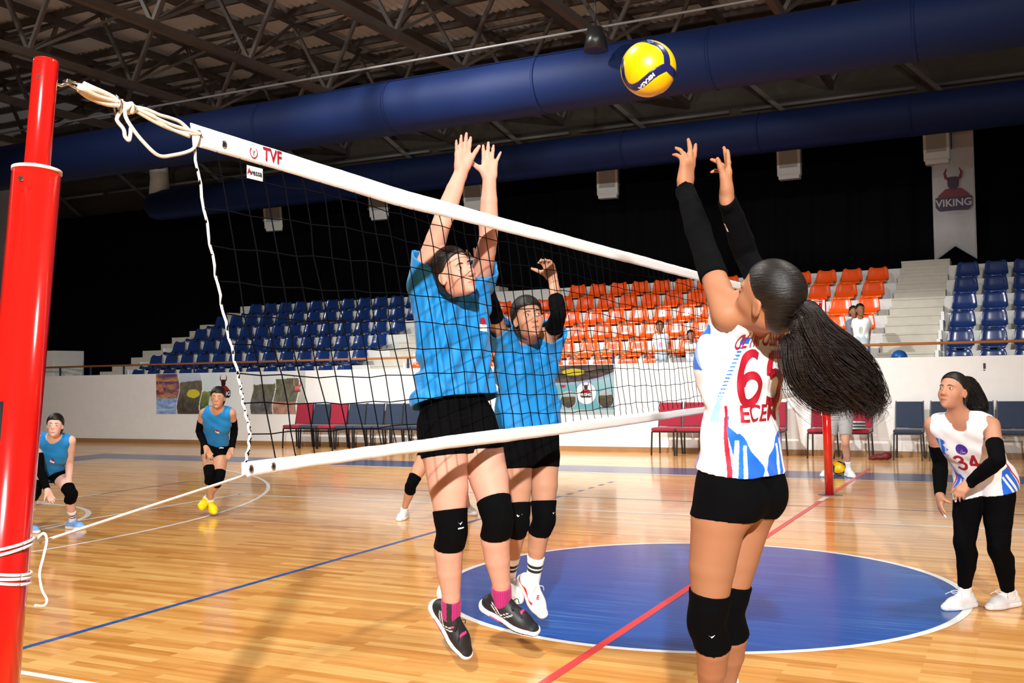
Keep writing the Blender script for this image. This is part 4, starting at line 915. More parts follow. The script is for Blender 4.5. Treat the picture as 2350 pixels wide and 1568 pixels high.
def build_person(key, h, label, skin, top, extras):
    J = {a: (np.array(b) if isinstance(b, tuple) else b) for a, b in POSE[key].items()}
    E = dict(leg=1.0, arm=1.0, bulk=1.0, skirtr=.16); E.update(extras)
    k = J['H'] / 1.7
    pel, ch, hdc = J['pel'], J['chest'], J['head']
    up = U3(ch - pel); mid = (J['shL'] + J['shR']) / 2
    fP = U3(J['Fp'] - up * (J['Fp'] @ up)); lP = np.cross(up, fP)
    fC = U3(J['Fc'] - up * (J['Fc'] @ up)); lC = np.cross(up, fC)
    lowest = min(J['heeL'][2], J['heeR'][2], J['toeL'][2], J['toeR'][2])
    root = empty('person', (pel[0], pel[1], max(0, lowest) if not E.get('z0') else E['z0'])); tag(root, label, 'person')
    bpy.context.view_layer.update()
    # ---- torso and head
    allp = np.array([J[a] for a in J if isinstance(J[a], np.ndarray) and a not in ('Fp', 'Fc', 'Fh')])
    T_lo = np.minimum(np.minimum(pel, ch), hdc) - .36 * k; T_hi = np.maximum(np.maximum(pel, ch), hdc) + .36 * k
    F = Field(T_lo, T_hi, h)
    b_ = E['bulk'] * k; tl = np.linalg.norm(ch - pel)
    def P(a, l=0, f=0, pf=None, pl=None): return pel + up * (a * tl) + (lP * (1 - a) + lC * a) * l * k + (fP * (1 - a) + fC * a) * f * k
    F.cap(P(-.02, .055), P(-.02, -.055), .098 * b_, .098 * b_, .0, fl=(fP, .92))
    for sg in (-1, 1): F.ell(P(-.06, .062 * sg, -.055), (.080 * b_, .075 * b_, .085 * b_), (lP, fP, up), .05)
    F.cap(P(.15, .05), P(.15, -.05), .088 * b_, None, .06, fl=(fP, .82))
    F.cap(P(.38, .035), P(.38, -.035), .085 * b_, None, .07, fl=(fP, .78))
    F.cap(P(.62, .05), P(.62, -.05), .092 * b_, None, .07, fl=(fC, .82))
    F.cap(P(.84, .07, .0), P(.84, -.07, .0), .088 * b_, None, .07, fl=(fC, .82))
    for sg in (-1, 1): F.ell(P(.70, .065 * sg, .055), (.060 * k, .040 * k, .060 * k), (lC, fC, up), .05)
    nb = mid + up * .02 * k; nk = U3(hdc - nb)
    F.cap(J['shL'] * .6 + mid * .4, J['shR'] * .6 + mid * .4, .056 * k, None, .06)
    for s_ in 'LR': F.cap(nb + nk * .045 * k, J['sh' + s_] * .72 + mid * .28, .046 * k, .046 * k, .05)
    # head
    Fh = U3(J['Fh']); ru, ff, uu = frame_(Fh, nk * .5 + np.array([0, 0, 1.0]))
    c = hdc; s = .92 * k ** .5 * E.get('headk', 1)
    def Hd(x, y, z): return c + (ru * x + ff * y + uu * z) * s
    R3 = (ru, ff, uu)
    F.cap(nb - up * .02 * k, Hd(0, -.022, -.05), .054 * k, .050 * k, .035)
    F.ell(Hd(0, -.012, .040), (.076 * s, .096 * s, .086 * s), R3, .02)
    F.ell(Hd(0, .022, -.022), (.062 * s, .072 * s, .088 * s), R3, .03)
    F.ell(Hd(0, .050, -.082), (.030 * s, .034 * s, .028 * s), R3, .035)
    F.ell(Hd(0, .077, -.104), (.015 * s, .012 * s, .012 * s), R3, .02)
    if h < .007:
        for sg in (-1, 1):
            F.ell(Hd(.040 * sg, .052, -.030), (.022 * s, .024 * s, .024 * s), R3, .025)
            F.ell(Hd(.032 * sg, .092, .005), (.0185 * s, .013 * s, .0085 * s), R3, .010, op='s')
            F.ell(Hd(.030 * sg, .076, .026), (.022 * s, .014 * s, .006 * s), R3, .012)
            F.cap(Hd(.014 * sg, .098, -.036), Hd(.009 * sg, .104, -.036), .0075 * s, .008 * s, .006)
            F.cap(Hd(.013 * sg, .0895, -.066), Hd(0, .0965, -.063), .0045 * s, .0058 * s, .005)
            F.cap(Hd(.017 * sg, .088, -.0685), Hd(.004 * sg, .097, -.0675), .0018 * s, .0022 * s, .003, op='s')
            F.cap(Hd(.012 * sg, .090, -.077), Hd(0, .0955, -.078), .0050 * s, .0064 * s, .006)
        F.cap(Hd(0, .086, .014), Hd(0, .108, -.030), .0085 * s, .0110 * s, .012)
    else:
        F.cap(Hd(0, .086, .012), Hd(0, .106, -.030), .010 * s, .013 * s, .012)
        for sg in (-1, 1): F.ell(Hd(.031 * sg, .094, .006), (.016 * s, .012 * s, .010 * s), R3, .012, op='s')
        F.cap(Hd(-.014, .092, -.068), Hd(.014, .092, -.068), .007 * s, None, .008)
    for sg in (-1, 1):
        F.ell(Hd(.079 * sg, -.012, -.008), (.008 * s, .020 * s, .032 * s), (U3(ru + ff * .35 * sg), U3(ff - ru * .35 * sg), uu), .008)
        if h < .007: F.ell(Hd(.088 * sg, -.008, -.004), (.006 * s, .010 * s, .019 * s), (U3(ru + ff * .35 * sg), U3(ff - ru * .35 * sg), uu), .005, op='s')
    # ---- limbs
    limbs = {}
    for s_ in 'LR':
        hip, kn, an, toe, hee = (J[a + s_] for a in ('hip', 'kn', 'an', 'toe', 'hee'))
        fw = U3(toe - hee); lg = E['leg'] * k; d1 = U3(kn - hip); d2 = U3(an - kn)
        bk = -U3(fw - d2 * (fw @ d2)); fk = -bk
        lo = np.minimum.reduce([hip, kn, an]) - .16 * k; hi = np.maximum.reduce([hip, kn, an]) + .16 * k
        Lf = Field(lo, hi, h)
        Lf.chain([hip + up * .01, hip + (kn - hip) * .25 + fk * .006, hip + (kn - hip) * .6 + fk * .008, kn - d1 * .04 * k, kn + d2 * .02 * k], [.088 * lg, .092 * lg, .078 * lg, .060 * lg, .054 * lg], .006)
        Lf.chain([kn + d2 * .02 * k, kn + (an - kn) * .28 + bk * .016 * k, kn + (an - kn) * .50 + bk * .012 * k, kn + (an - kn) * .78, an], [.052 * lg, .0575 * lg, .051 * lg, .037 * lg, .035 * lg], .006)
        Lf.ell(kn + fk * .022 * k, (.034 * lg, .030 * lg, .040 * lg), frame_(fk, -d2), .02)
        for sg in (-1, 1): Lf.ell(an + np.cross(fk, d2) * .026 * sg * k, (.014, .014, .018), ((1, 0, 0), (0, 1, 0), (0, 0, 1)), .012)
        limbs['leg' + s_] = Lf
        sh, el, wr, ha = (J[a + s_] for a in ('sh', 'el', 'wr', 'ha')); am = E['arm'] * k
        e1 = U3(el - sh); e2 = U3(wr - el)
        lo = np.minimum.reduce([sh, el, wr, ha]) - .17; hi = np.maximum.reduce([sh, el, wr, ha]) + .17
        Af = Field(lo, hi, h)
        Af.chain([sh, sh + (el - sh) * .35, sh + (el - sh) * .75, el], [.056 * am, .050 * am, .044 * am, .040 * am], .005)
        Af.chain([el, el + (wr - el) * .25, el + (wr - el) * .65, wr], [.040 * am, .0435 * am, .036 * am, .0275 * am], .005)
        hs = E['hands'][s_]
        E.setdefault('tips', {})[s_] = hand(Af, wr, hs.get('hd', ha - wr), hs['pn'], s_, k * E.get('handk', 1), hs['spec'])
        limbs['arm' + s_] = Af
    G = Field(allp.min(0) - .18, allp.max(0) + .18, h)
    G.merge(F, 0)
    for s_ in 'LR':
        a = Field(*G.bounds(), h) if False else None
    legs = limbs['legL'].copy(); L2 = Field(np.minimum(limbs['legL'].bounds()[0], limbs['legR'].bounds()[0]), np.maximum(limbs['legL'].bounds()[1], limbs['legR'].bounds()[1]), h)
    L2.merge(limbs['legL'], 0); L2.merge(limbs['legR'], .006)
    G.merge(L2, .045); G.merge(limbs['armL'], .03); G.merge(limbs['armR'], .03)
    skinc = np.array(skin)
    def scol(V):
        C_ = np.tile(skinc, (len(V), 1)); q = V - c
        x = q @ ru / s; y = q @ ff / s; z = q @ uu / s
        ck = np.exp(-(((np.abs(x) - .042) / .02) ** 2 + ((z + .028) / .02) ** 2)) * (y > .03) * .22 + np.exp(-((x / .014) ** 2 + ((z + .03) / .014) ** 2)) * (y > .08) * .12
        C_ = C_ * (1 - ck[:, None] * np.array([.05, .8, .8]))
        C_ *= (1 + .035 * noise_np(V, 28, 1))[:, None]
        for s_ in 'LR':
            for tp in E['tips'][s_]:
                w_ = np.exp(-((V - tp) ** 2).sum(1) / .010 ** 2) * .28; C_ = C_ * (1 - w_[:, None] * np.array([0, .7, .65]))
            if E.get('white_tape') and s_ in E['white_tape']:
                for ti in E['white_tape'][s_]:
                    w_ = (((V - E['tips'][s_][ti]) ** 2).sum(1) < .016 ** 2)[:, None]; C_ = np.where(w_, np.array([.85, .85, .85]), C_)
        return np.clip(C_, 0, 1)
    body = sdf_obj(G, 'body', 'skin', root, scol)
    # ---- eyes and brows
    if h < .0098:
        for sg in (-1, 1):
            bm = bmesh.new(); bmesh.ops.create_uvsphere(bm, u_segments=24, v_segments=16, radius=.0128 * s); me = bpy.data.meshes.new('eye'); bm.to_mesh(me); bm.free()
            gz = U3(Fh + np.array(E.get('gaze', (0, 0, .1)))); ec = Hd(.0315 * sg, .0748 + (0 if h < .007 else .005), .0052)
            a = me.color_attributes.new('Col', 'FLOAT_COLOR', 'POINT')
            for v in me.vertices:
                t = np.array(v.co) @ gz / (.0128 * s); a.data[v.index].color = (.008, .006, .005, 1) if t > .965 else ((.05, .025, .012, 1) if t > .86 else (.60, .56, .54, 1))
            me.polygons.foreach_set('use_smooth', [True] * len(me.polygons)); me.transform(Matrix.Translation(Vector(ec)))
            o = mobj('eye', me, 'eyewhite'); o.parent = root; o.matrix_parent_inverse = root.matrix_world.inverted()
            # lids: a skin shell over the ball, open along the eye slit
            bm = bmesh.new(); bmesh.ops.create_uvsphere(bm, u_segments=40, v_segments=32, radius=.0138 * s); kill = []
            for f_ in bm.faces:
                q = np.array(f_.calc_center_median()) / (.0138 * s); vz = q @ uu; vy = q @ ff; vx = q @ ru
                if vy < -.1 or (-.30 - .0 < vz < .40 * math.sqrt(max(0, 1 - (vx / .92) ** 2)) and abs(vx) < .92 and vz > -.34 * math.sqrt(max(0, 1 - (vx / .92) ** 2))): kill.append(f_)
            bmesh.ops.delete(bm, geom=kill, context='FACES'); me = bpy.data.meshes.new('eyelid'); bm.to_mesh(me); bm.free()
            a = me.color_attributes.new('Col', 'FLOAT_COLOR', 'POINT'); a.data.foreach_set('color', np.tile(np.append(skinc * .93, 1), (len(me.vertices), 1)).astype(np.float32).ravel())
            me.polygons.foreach_set('use_smooth', [True] * len(me.polygons)); me.transform(Matrix.Translation(Vector(ec)))
            o = mobj('eyelid', me, 'skin'); o.parent = root; o.matrix_parent_inverse = root.matrix_world.inverted()
        bvb = BVHTree.FromPolygons([tuple(v.co) for v in body.data.vertices], [tuple(p.vertices) for p in body.data.polygons])
        def onface(x, z, off):
            hh = bvb.ray_cast(Vector(Hd(x, .2, z)), Vector(-ff)); return (np.array(hh[0]) + ff * off) if hh[0] is not None else Hd(x, .09, z)
        def strip(name, rows_, mtl_, off=.0010):
            m = MB(); n_ = len(rows_[0]); rows_ = [rr[::-1] if rr[0][0] < rr[-1][0] else rr for rr in rows_]; vs = [tuple(onface(x, z, off * s)) for rr in rows_ for x, z in rr]
            m.add(vs, [(j_ * n_ + i_, j_ * n_ + i_ + 1, (j_ + 1) * n_ + i_ + 1, (j_ + 1) * n_ + i_) for j_ in range(len(rows_) - 1) for i_ in range(n_ - 1)], 0, True)
            o = m.build(name, mtl_); o.parent = root; o.matrix_parent_inverse = root.matrix_world.inverted(); return o
        for sg in (-1, 1):
            T_ = np.linspace(0, 1, 12); cz = [.0235 + .0075 * math.sin(t * 2.5) - .006 * t for t in T_]; hw_ = [.0035 * (1 - t ** 3) * (.55 + .45 * min(1, t * 4)) + .0003 for t in T_]
            strip('eyebrow', [[((.012 + .038 * t) * sg, c_ + w_ * q_) for t, c_, w_ in zip(T_, cz, hw_)] for q_ in (-1, 0, 1)], 'brow')
        lipm = mat('lip_skin', tuple(E.get('lip', (skinc[0] * .80, skinc[1] * .50, skinc[2] * .52))), .65, spec=.15)
        X_ = np.linspace(-1, 1, 15); mw = .0235
        strip('upper_lip', [[(x * mw, -.0690 - .0006 * math.cos(x * 3)) for x in X_], [(x * mw, -.0690 + .0035 * (1 - abs(x) ** 1.6)) for x in X_], [(x * mw, -.0690 + (.0068 - .0016 * math.exp(-(x / .16) ** 2)) * (1 - abs(x) ** 1.6)) for x in X_]], lipm)
        strip('lower_lip', [[(x * mw * .96, -.0700 - .0095 * (1 - abs(x) ** 2)) for x in X_], [(x * mw * .96, -.0700 - .0045 * (1 - abs(x) ** 2)) for x in X_], [(x * mw * .96, -.0703) for x in X_]], lipm)
        strip('mouth_line', [[(x * mw * 1.02, -.0703 + .0 - .0009 * (1 - x * x) * E.get('mouth', 1)) for x in X_], [(x * mw * 1.02, -.0690 - .0002) for x in X_]], mat('mouth_shadow', (.05, .015, .012), .6), .0014)
    # ---- hair cap
    Hf = Field(c - .19 * s, c + .19 * s, h)
    hs_ = E.get('hairvol', .010)
    Hf.ell(Hd(0, -.016, .042), ((.077 + hs_ * .8) * s, (.097 + hs_) * s, (.087 + hs_) * s), R3, 0)
    Hf.ell(Hd(0, -.045, -.02), ((.066 + hs_) * s, (.062 + hs_) * s, (.075 + hs_) * s), R3, .02)
    # cut away the face: everything in front of a slanted hairline
    X, Y_, Z = Hf.coords(); ly = ((X - c[0]) * ff[0] + (Y_ - c[1]) * ff[1] + (Z - c[2]) * ff[2]) / s; lz = ((X - c[0]) * uu[0] + (Y_ - c[1]) * uu[1] + (Z - c[2]) * uu[2]) / s; lx = ((X - c[0]) * ru[0] + (Y_ - c[1]) * ru[1] + (Z - c[2]) * ru[2]) / s
    hl = E.get('hairline', .070)
    face = ly - np.where(lz > hl, .5, np.where(lz > .0, (lz * 1.15 - .010) + .0, -.028 + lz * .25)) + .0 * lx
    top_ = (lz - hl) * .8 + (ly - .045) * .0
    Hf.A = np.maximum(Hf.A, np.where(lz > hl - .03, np.minimum(face, .05 - (lz - hl) * 2) * .7, face * .8).astype(np.float32) * s)
    if h < .007: Hf.A = (Hf.A + .0075 * s * np.exp(np.minimum(0, face) / .020) * (lz < .16)).astype(np.float32)
    hairm = E.get('hairmat', 'hair')
    X = None
    cap_o = sdf_obj(Hf, 'hair', hairm, root)
    if E.get('tail'): E['tail'](root, Hd, hairm, s)
    # ---- clothing
    def limb_cut(Fl, thick, a, b, c_=None, ta=0, tb=1, rmax=.13, cutends=True, flare=0):
        """cloth hugging a limb between two points of its axis"""
        g = Fl.copy(); g.A = g.A - thick * (1 if thick > .0054 else .0056 / thick)
        X, Y_, Z = g.coords()
        msk = Field(*g.bounds(), h); msk.i0 = g.i0.copy(); msk.i1 = g.i1.copy(); msk.A = np.full(g.A.shape, BIG, np.float32)
        pts = [a, b] if c_ is None else [a, b, c_]
        for i in range(len(pts) - 1): msk.cap(pts[i], pts[i + 1], rmax, rmax, 0, pad=.03)
        g.A = np.maximum(g.A, msk.A)
        d0 = U3(pts[1] - pts[0]); d1_ = U3(pts[-1] - pts[-2])
        if cutends: g.half(pts[0], -d0); g.half(pts[-1], d1_)
        return g
    def lerp(a, b, t): return a + (b - a) * t
    # kneepads, socks, sleeves
    for s_ in 'LR':
        hip, kn, an, toe, hee = (J[a + s_] for a in ('hip', 'kn', 'an', 'toe', 'hee'))
        fw = U3(toe - hee); d2 = U3(an - kn); fk = U3(fw - d2 * (fw @ d2))
        if E.get('kneepad', True) and not (E.get('kneepad') == 'one' and s_ == 'R'):
            g = limb_cut(limbs['leg' + s_], .007, lerp(kn, hip, .24 * E.get('pad', 1)), kn, lerp(kn, an, .30 * E.get('pad', 1)), rmax=.12 * k)
            p = Field(*g.bounds(), h); p.i0 = g.i0.copy(); p.i1 = g.i1.copy(); p.A = np.full(g.A.shape, BIG, np.float32)
            ra, rb, rc = frame_(fk, -d2); p.ell(kn + fk * .034 * k + d2 * .015, (.054 * k, .028 * k, .080 * k), (ra, rb, rc), 0); g.merge(p, .015)
            for t_, q_ in ((lerp(kn, hip, .235 * E.get('pad', 1)), lerp(kn, hip, .20 * E.get('pad', 1))),):
                pass
            sdf_obj(g, 'kneepad', 'black_cloth', root)
        if E.get('tights'):
            g = limb_cut(limbs['leg' + s_], .004, lerp(hip, kn, -.25), kn, lerp(kn, an, .90), rmax=.16 * k)
            E.setdefault('_tights', []).append(g)
        if E.get('sock') is not None:
            st, colr = E['sock']
            g = limb_cut(limbs['leg' + s_], .0045, lerp(kn, an, st), lerp(kn, an, 1.12), rmax=.08 * k, cutends=True)
            strip = E.get('sock_stripes')
            def sc(V, kn=kn, an=an):
                t = ((V - kn) @ (an - kn)) / ((an - kn) @ (an - kn)); C_ = np.tile(np.array(colr, float), (len(V), 1))
                if strip:
                    for a_, b__ in strip: C_[(t > a_) & (t < b__)] = (.012, .012, .014)
                elif E.get('ribs'):
                    ang = np.arctan2((V - an) @ fk, (V - an) @ np.cross(fk, d2)); C_ *= (1 + .25 * np.sin(ang * 26))[:, None]
                    C_[np.abs(ang - (2.6 if s_ == 'R' else .55)) < .28] = (.02, .02, .022)
                return C_
            sdf_obj(g, 'sock', 'cloth', root, sc, sub=bool(strip) and h < .007)
        # shoe
        if E.get('shoe'):
            g2 = E['shoe']; Yd = U3(toe - hee)
            if g2.get('ground'): Yd = U3(np.array([Yd[0], Yd[1], 0])); Zd = np.array([0, 0, 1.0])
            else: Zd = U3((kn - an) * 1 - Yd * ((kn - an) @ Yd))
            Xd = np.cross(Yd, Zd); O = an - Zd * .080 * k - Yd * .005
            if g2.get('ground'): O[2] = g2.get('z', .001)
            sk = k * g2.get('k', 1)
            def Sp(x, y, z): return O + (Xd * x + Yd * y + Zd * z) * sk
            SF = Field(np.min([Sp(0, -.1, 0), Sp(0, .24, 0), Sp(0, .0, .15)], 0) - .07, np.max([Sp(0, -.1, 0), Sp(0, .24, 0), Sp(0, .0, .15)], 0) + .07, min(h, .005))
            inx = .008 * (1 if s_ == 'R' else -1) * -1
            SF.cap(Sp(0, -.045, .038), Sp(inx, .12, .034), .036 * sk, .042 * sk, 0, fl=(Zd, .9)); SF.cap(Sp(inx, .10, .032), Sp(inx, .165, .024), .043 * sk, .034 * sk, .02, fl=(Zd, .75))
            SF.cap(Sp(0, -.030, .045), Sp(0, -.02, .082), .037 * sk, .036 * sk, .02); SF.cap(Sp(0, .0, .070), Sp(inx, .10, .042), .036 * sk, .034 * sk, .025)
            SF.cap(Sp(0, .028, .088), Sp(0, .045, .075), .022 * sk, None, .015)
            SF.cap(Sp(0, -.012, .100), Sp(0, -.012, .16), .033 * sk, .037 * sk, .004, op='s')
            SF.half(Sp(0, 0, .020), -Zd)
            up_o = SF
            SL = Field(*SF.bounds(), min(h, .005)); SL.cap(Sp(0, -.048, .018), Sp(inx, .12, .018), .042 * sk, .048 * sk, 0); SL.cap(Sp(inx, .10, .018), Sp(inx, .170, .022), .048 * sk, .036 * sk, .02)
            SL.half(Sp(0, 0, .030), Zd); SL.half(Sp(0, 0, .0), -Zd)
            uc, lc, ac = g2['upper'], g2['sole'], g2.get('accent')
            def uco(V):
                q = V - O; x = q @ Xd / sk; y = q @ Yd / sk; z = q @ Zd / sk; C_ = np.tile(np.array(uc, float), (len(V), 1))
                if g2.get('style') == 'lines':
                    for off_ in (0, .018):
                        m_ = (np.abs(x) > .018) & (np.abs((z - .03) - (y - off_ - .02) * -.75) < .0022) & (z > .035) & (z < .078) & (y > -.03) & (y < .09); C_[m_] = (.8, .8, .8)
                        m_ = (np.abs(x) > .018) & (np.abs((z - .045) - (y - off_ - .035) * .9) < .0022) & (z > .032) & (z < .066) & (y > -.0) & (y < .09); C_[m_] = (.8, .8, .8)
                    m_ = (np.abs(x) < .022) & (np.abs(y - .105) < .005) & (z > .05); C_[m_] = (.75, .04, .2)
                if g2.get('style') == 'red': 
                    m_ = (z < .044 + .008 * np.sin(y * 60)) & (y < .12); C_[m_] = (.62, .01, .02)
                return C_
            def lco(V):
                q = V - O; y = q @ Yd / sk; z = q @ Zd / sk; C_ = np.tile(np.array(lc, float), (len(V), 1))
                if ac is not None: C_[(z < .014) & (y > -.02) & (y < .05)] = ac
                if g2.get('tread') is not None: C_[(z < .010) & (y > .03)] = g2['tread']
                return C_
            shoe = sdf_obj(up_o, 'shoe', 'shoe', root, uco)
            sole = sdf_obj(SL, 'sole', 'shoe', shoe, lco)
            if h < .0075:
                m = MB()
                for q_ in range(5):
                    y_ = .045 + .016 * q_; z_ = .082 - .0095 * q_; sg = 1 if q_ % 2 else -1
                    m.tube([Vector(Sp(-.020 * sg + inx * .5, y_, z_ - .008)), Vector(Sp(0, y_ + .006, z_ + .004)), Vector(Sp(.020 * sg + inx * .5, y_ + .012, z_ - .012))], .0028 * sk, 6)
                m.tube([Vector(p) for p in catmull([Sp(0, .045, .094), Sp(.02, .055, .108), Sp(.045, .075, .10), Sp(.03, .065, .085), Sp(0, .045, .09)], 5)], .0022 * sk, 5)
                m.tube([Vector(p) for p in catmull([Sp(0, .045, .094), Sp(.03, .09, .10), Sp(.05, .12, .085)], 5)], .0022 * sk, 5)
                m.tube([Vector(p) for p in catmull([Sp(0, .045, .094), Sp(-.03, .06, .10), Sp(-.045, .07, .07)], 5)], .0022 * sk, 5)
                me = m.mesh(); lo_ = mobj('laces', me, mat('lace', g2.get('lace', (.8, .8, .8)), .8)); lo_.parent = shoe; lo_.matrix_parent_inverse = shoe.matrix_world.inverted()
        if E.get('sleeve') and s_ in E['sleeve']:
            sh, el, wr = J['sh' + s_], J['el' + s_], J['wr' + s_]; ta, tb = E['sleeve'][s_]
            g = limb_cut(limbs['arm' + s_], .0038, lerp(sh, el, ta), el, lerp(el, wr, tb), rmax=.075 * k); sdf_obj(g, 'arm_sleeve', 'black_cloth', root)
    # shorts / tights
    sc_ = E.get('shorts')
    if sc_ is not None or E.get('tights'):
        g = Field(*G.bounds(), h); g.i0 = G.i0.copy(); g.i1 = G.i1.copy(); g.A = np.full(G.A.shape, BIG, np.float32)
        loose = E.get('shortloose', .005)
        lowc = np.minimum.reduce([J['hipL'], J['hipR'], J['knL'], J['knR'], P(.3), J['anL'] if E.get('tights') else pel, J['anR'] if E.get('tights') else pel]) - .16; hic = np.maximum.reduce([J['hipL'], J['hipR'], J['knL'], J['knR'], P(.3), J['anL'] if E.get('tights') else pel]) + .16
        g = Field(lowc, hic, h); g.merge(G, 0); g.A = g.A - loose
        mk = Field(*g.bounds(), h); mk.i0 = g.i0.copy(); mk.i1 = g.i1.copy(); mk.A = np.full(g.A.shape, BIG, np.float32)
        for s_ in 'LR':
            hip, kn, an = J['hip' + s_], J['kn' + s_], J['an' + s_]
            tt = E.get('shortlen', .36)
            t_ = Field(*g.bounds(), h); t_.i0 = g.i0.copy(); t_.i1 = g.i1.copy(); t_.A = np.full(g.A.shape, BIG, np.float32)
            if E.get('tights'):
                t_.cap(hip, kn, .14 * k, .12 * k, 0); t_.cap(kn, an, .12 * k, .10 * k, 0); t_.half(lerp(kn, an, .93), U3(an - kn))
            else:
                t_.cap(hip - (kn - hip) * .1, lerp(hip, kn, .6), .135 * k, .13 * k, 0, pad=.1); t_.half(lerp(hip, kn, tt), U3(kn - hip))
            mk.A = np.minimum(mk.A, t_.A)
        t_ = Field(*g.bounds(), h); t_.i0 = g.i0.copy(); t_.i1 = g.i1.copy(); t_.A = np.full(g.A.shape, BIG, np.float32)
        t_.ell(P(.08), (.24 * k, .20 * k, .30 * k), (lP, fP, up), 0, pad=.1); t_.half(P(E.get('waist', .36)), up)
        down = -U3((J['knL'] + J['knR']) / 2 - pel)
        t_.half(P(-.17), -up)
        mk.A = np.minimum(mk.A, t_.A); mk.half(P(E.get('waist', .36)), up); g.A = np.maximum(g.A, mk.A)
        sdf_obj(g, 'tights' if E.get('tights') else 'shorts', 'black_cloth' if (sc_ is None or sc_[0] < .01) else 'cloth', root, sc_ if sc_ is not None else (.006, .006, .0075))
    # shirt
    if top is not None:
        g = Field(np.minimum.reduce([pel, ch, J['elL'], J['elR']]) - .30 * k, np.maximum.reduce([pel, ch, J['elL'], J['elR']]) + .30 * k, h)
        lo_ = E.get('loose', .012); q_ = b_ / k
        hem = E.get('hem', .0); hw = E.get('hemw', 1.0); sway = np.array(E.get('sway', (0, 0, 0)))
        g.cap(P(hem - .08, .070 * q_ * hw) + sway, P(hem - .08, -.070 * q_ * hw) + sway, (.100 * q_ * hw + lo_) * k, None, 0, fl=(fP, .90), pad=.1)
        g.cap(P(.18, .060 * q_) + sway * .6, P(.18, -.060 * q_) + sway * .6, (.094 * q_ + lo_) * k, None, .08, fl=(fP, .86), pad=.1)
        g.cap(P(.40, .050 * q_), P(.40, -.050 * q_), (.090 * q_ + lo_) * k, None, .08, fl=(fP, .84), pad=.1)
        g.cap(P(.64, .060 * q_), P(.64, -.060 * q_), (.096 * q_ + lo_) * k, None, .08, fl=(fC, .86), pad=.1)
        g.cap(P(.84, .072), P(.84, -.072), (.090 * q_ + lo_) * k, None, .08, fl=(fC, .84), pad=.1)
        for sg in (-1, 1): g.ell(P(.70, .065 * sg, .058), (.062 * k, .045 * k, .064 * k), (lC, fC, up), .05)
        g.cap(J['shL'] * .66 + mid * .34, J['shR'] * .66 + mid * .34, (.056 + lo_ * .6) * k, None, .06)
        for s_ in 'LR': g.cap(nb + nk * .025 * k, J['sh' + s_] * .78 + mid * .22, (.044 + lo_ * .5) * k, (.046 + lo_ * .6) * k, .05)
        if E.get('wrap'):
            for src_ in (F, L2):
                t_ = Field(*g.bounds(), h); t_.i0 = g.i0.copy(); t_.i1 = g.i1.copy(); t_.A = np.full(g.A.shape, BIG, np.float32); t_.merge(src_, 0); t_.A -= .011; t_.half(P(.42), up); g.merge(t_, .03)
        sl = E.get('tsleeve')
        if sl:
            for s_ in 'LR':
                sh, el = J['sh' + s_], J['el' + s_]; g.cap(lerp(sh, mid, .1), lerp(sh, el, sl * 1.25), (.060 + lo_ * .6) * k, (.058 + lo_ * .95) * k, .05)
        # folds
        X, Y_, Z = g.coords(); amp = E.get('fold', .006)
        dz = (Z - pel[2]); xx = X * lP[0] + Y_ * lP[1]; yy_ = X * fP[0] + Y_ * fP[1]
        sd_ = E.get('fseed', 0)
        w1 = np.sin(72 * (dz * .85 + xx * .50) + 2.6 * np.sin(9 * xx - 7 * dz + sd_) + sd_); w2 = np.sin(88 * (xx * .85 - dz * .42 + yy_ * .5) + 3.0 * np.sin(8 * dz + 5 * yy_ - sd_))
        w3 = np.sin(60 * (dz * .55 - xx * .95) + 2.4 * np.sin(10 * yy_ + 6 * dz + sd_))
        m1 = np.clip(.2 + np.sin(8 * dz + 7 * xx + sd_), 0, 1); m2 = np.clip(.2 + np.sin(9 * xx - 6 * dz + 2 + 2 * sd_), 0, 1); m3 = np.clip(.1 + np.sin(7 * dz - 9 * yy_ + 4 - sd_), 0, 1)
        wv = (w1 * m1 + w2 * m2 * .8 + w3 * m3) * .75 + .35 * np.sin(22 * dz + 14 * xx + sd_)
        g.A = (g.A + amp * wv).astype(np.float32)
        outer = g.copy(); sh_ = .0115 if h < .006 else h * 2.0
        g.A = np.maximum(g.A, -(outer.A + sh_))
        hp = P(hem) + sway; g.half(hp, -(up + fP * E.get('hemtilt', 0) + lP * E.get('hemroll', 0))) if 'hemz' not in E else g.half(E['hemz'][0], E['hemz'][1])
        nc = nb + nk * E.get('neckz', .060) * k + fC * E.get('neckf', .02) * k
        nr = E.get('neckr', 1.0); g.ell(nc, (.066 * k * nr, .062 * k * nr, .070 * k * nr), (lC, fC, up), .004, op='s')
        if E.get('vneck'): [g.cap(nc + fC * t_ * .10 * k - up * t_ * .055 * k, nc + fC * .16 * k - up * (.02 + t_ * .075) * k, .042 * (1.05 - t_) * k + .004, .036 * (1.05 - t_) * k + .003, .004, op='s') for t_ in (.2, .45, .7, .95)]
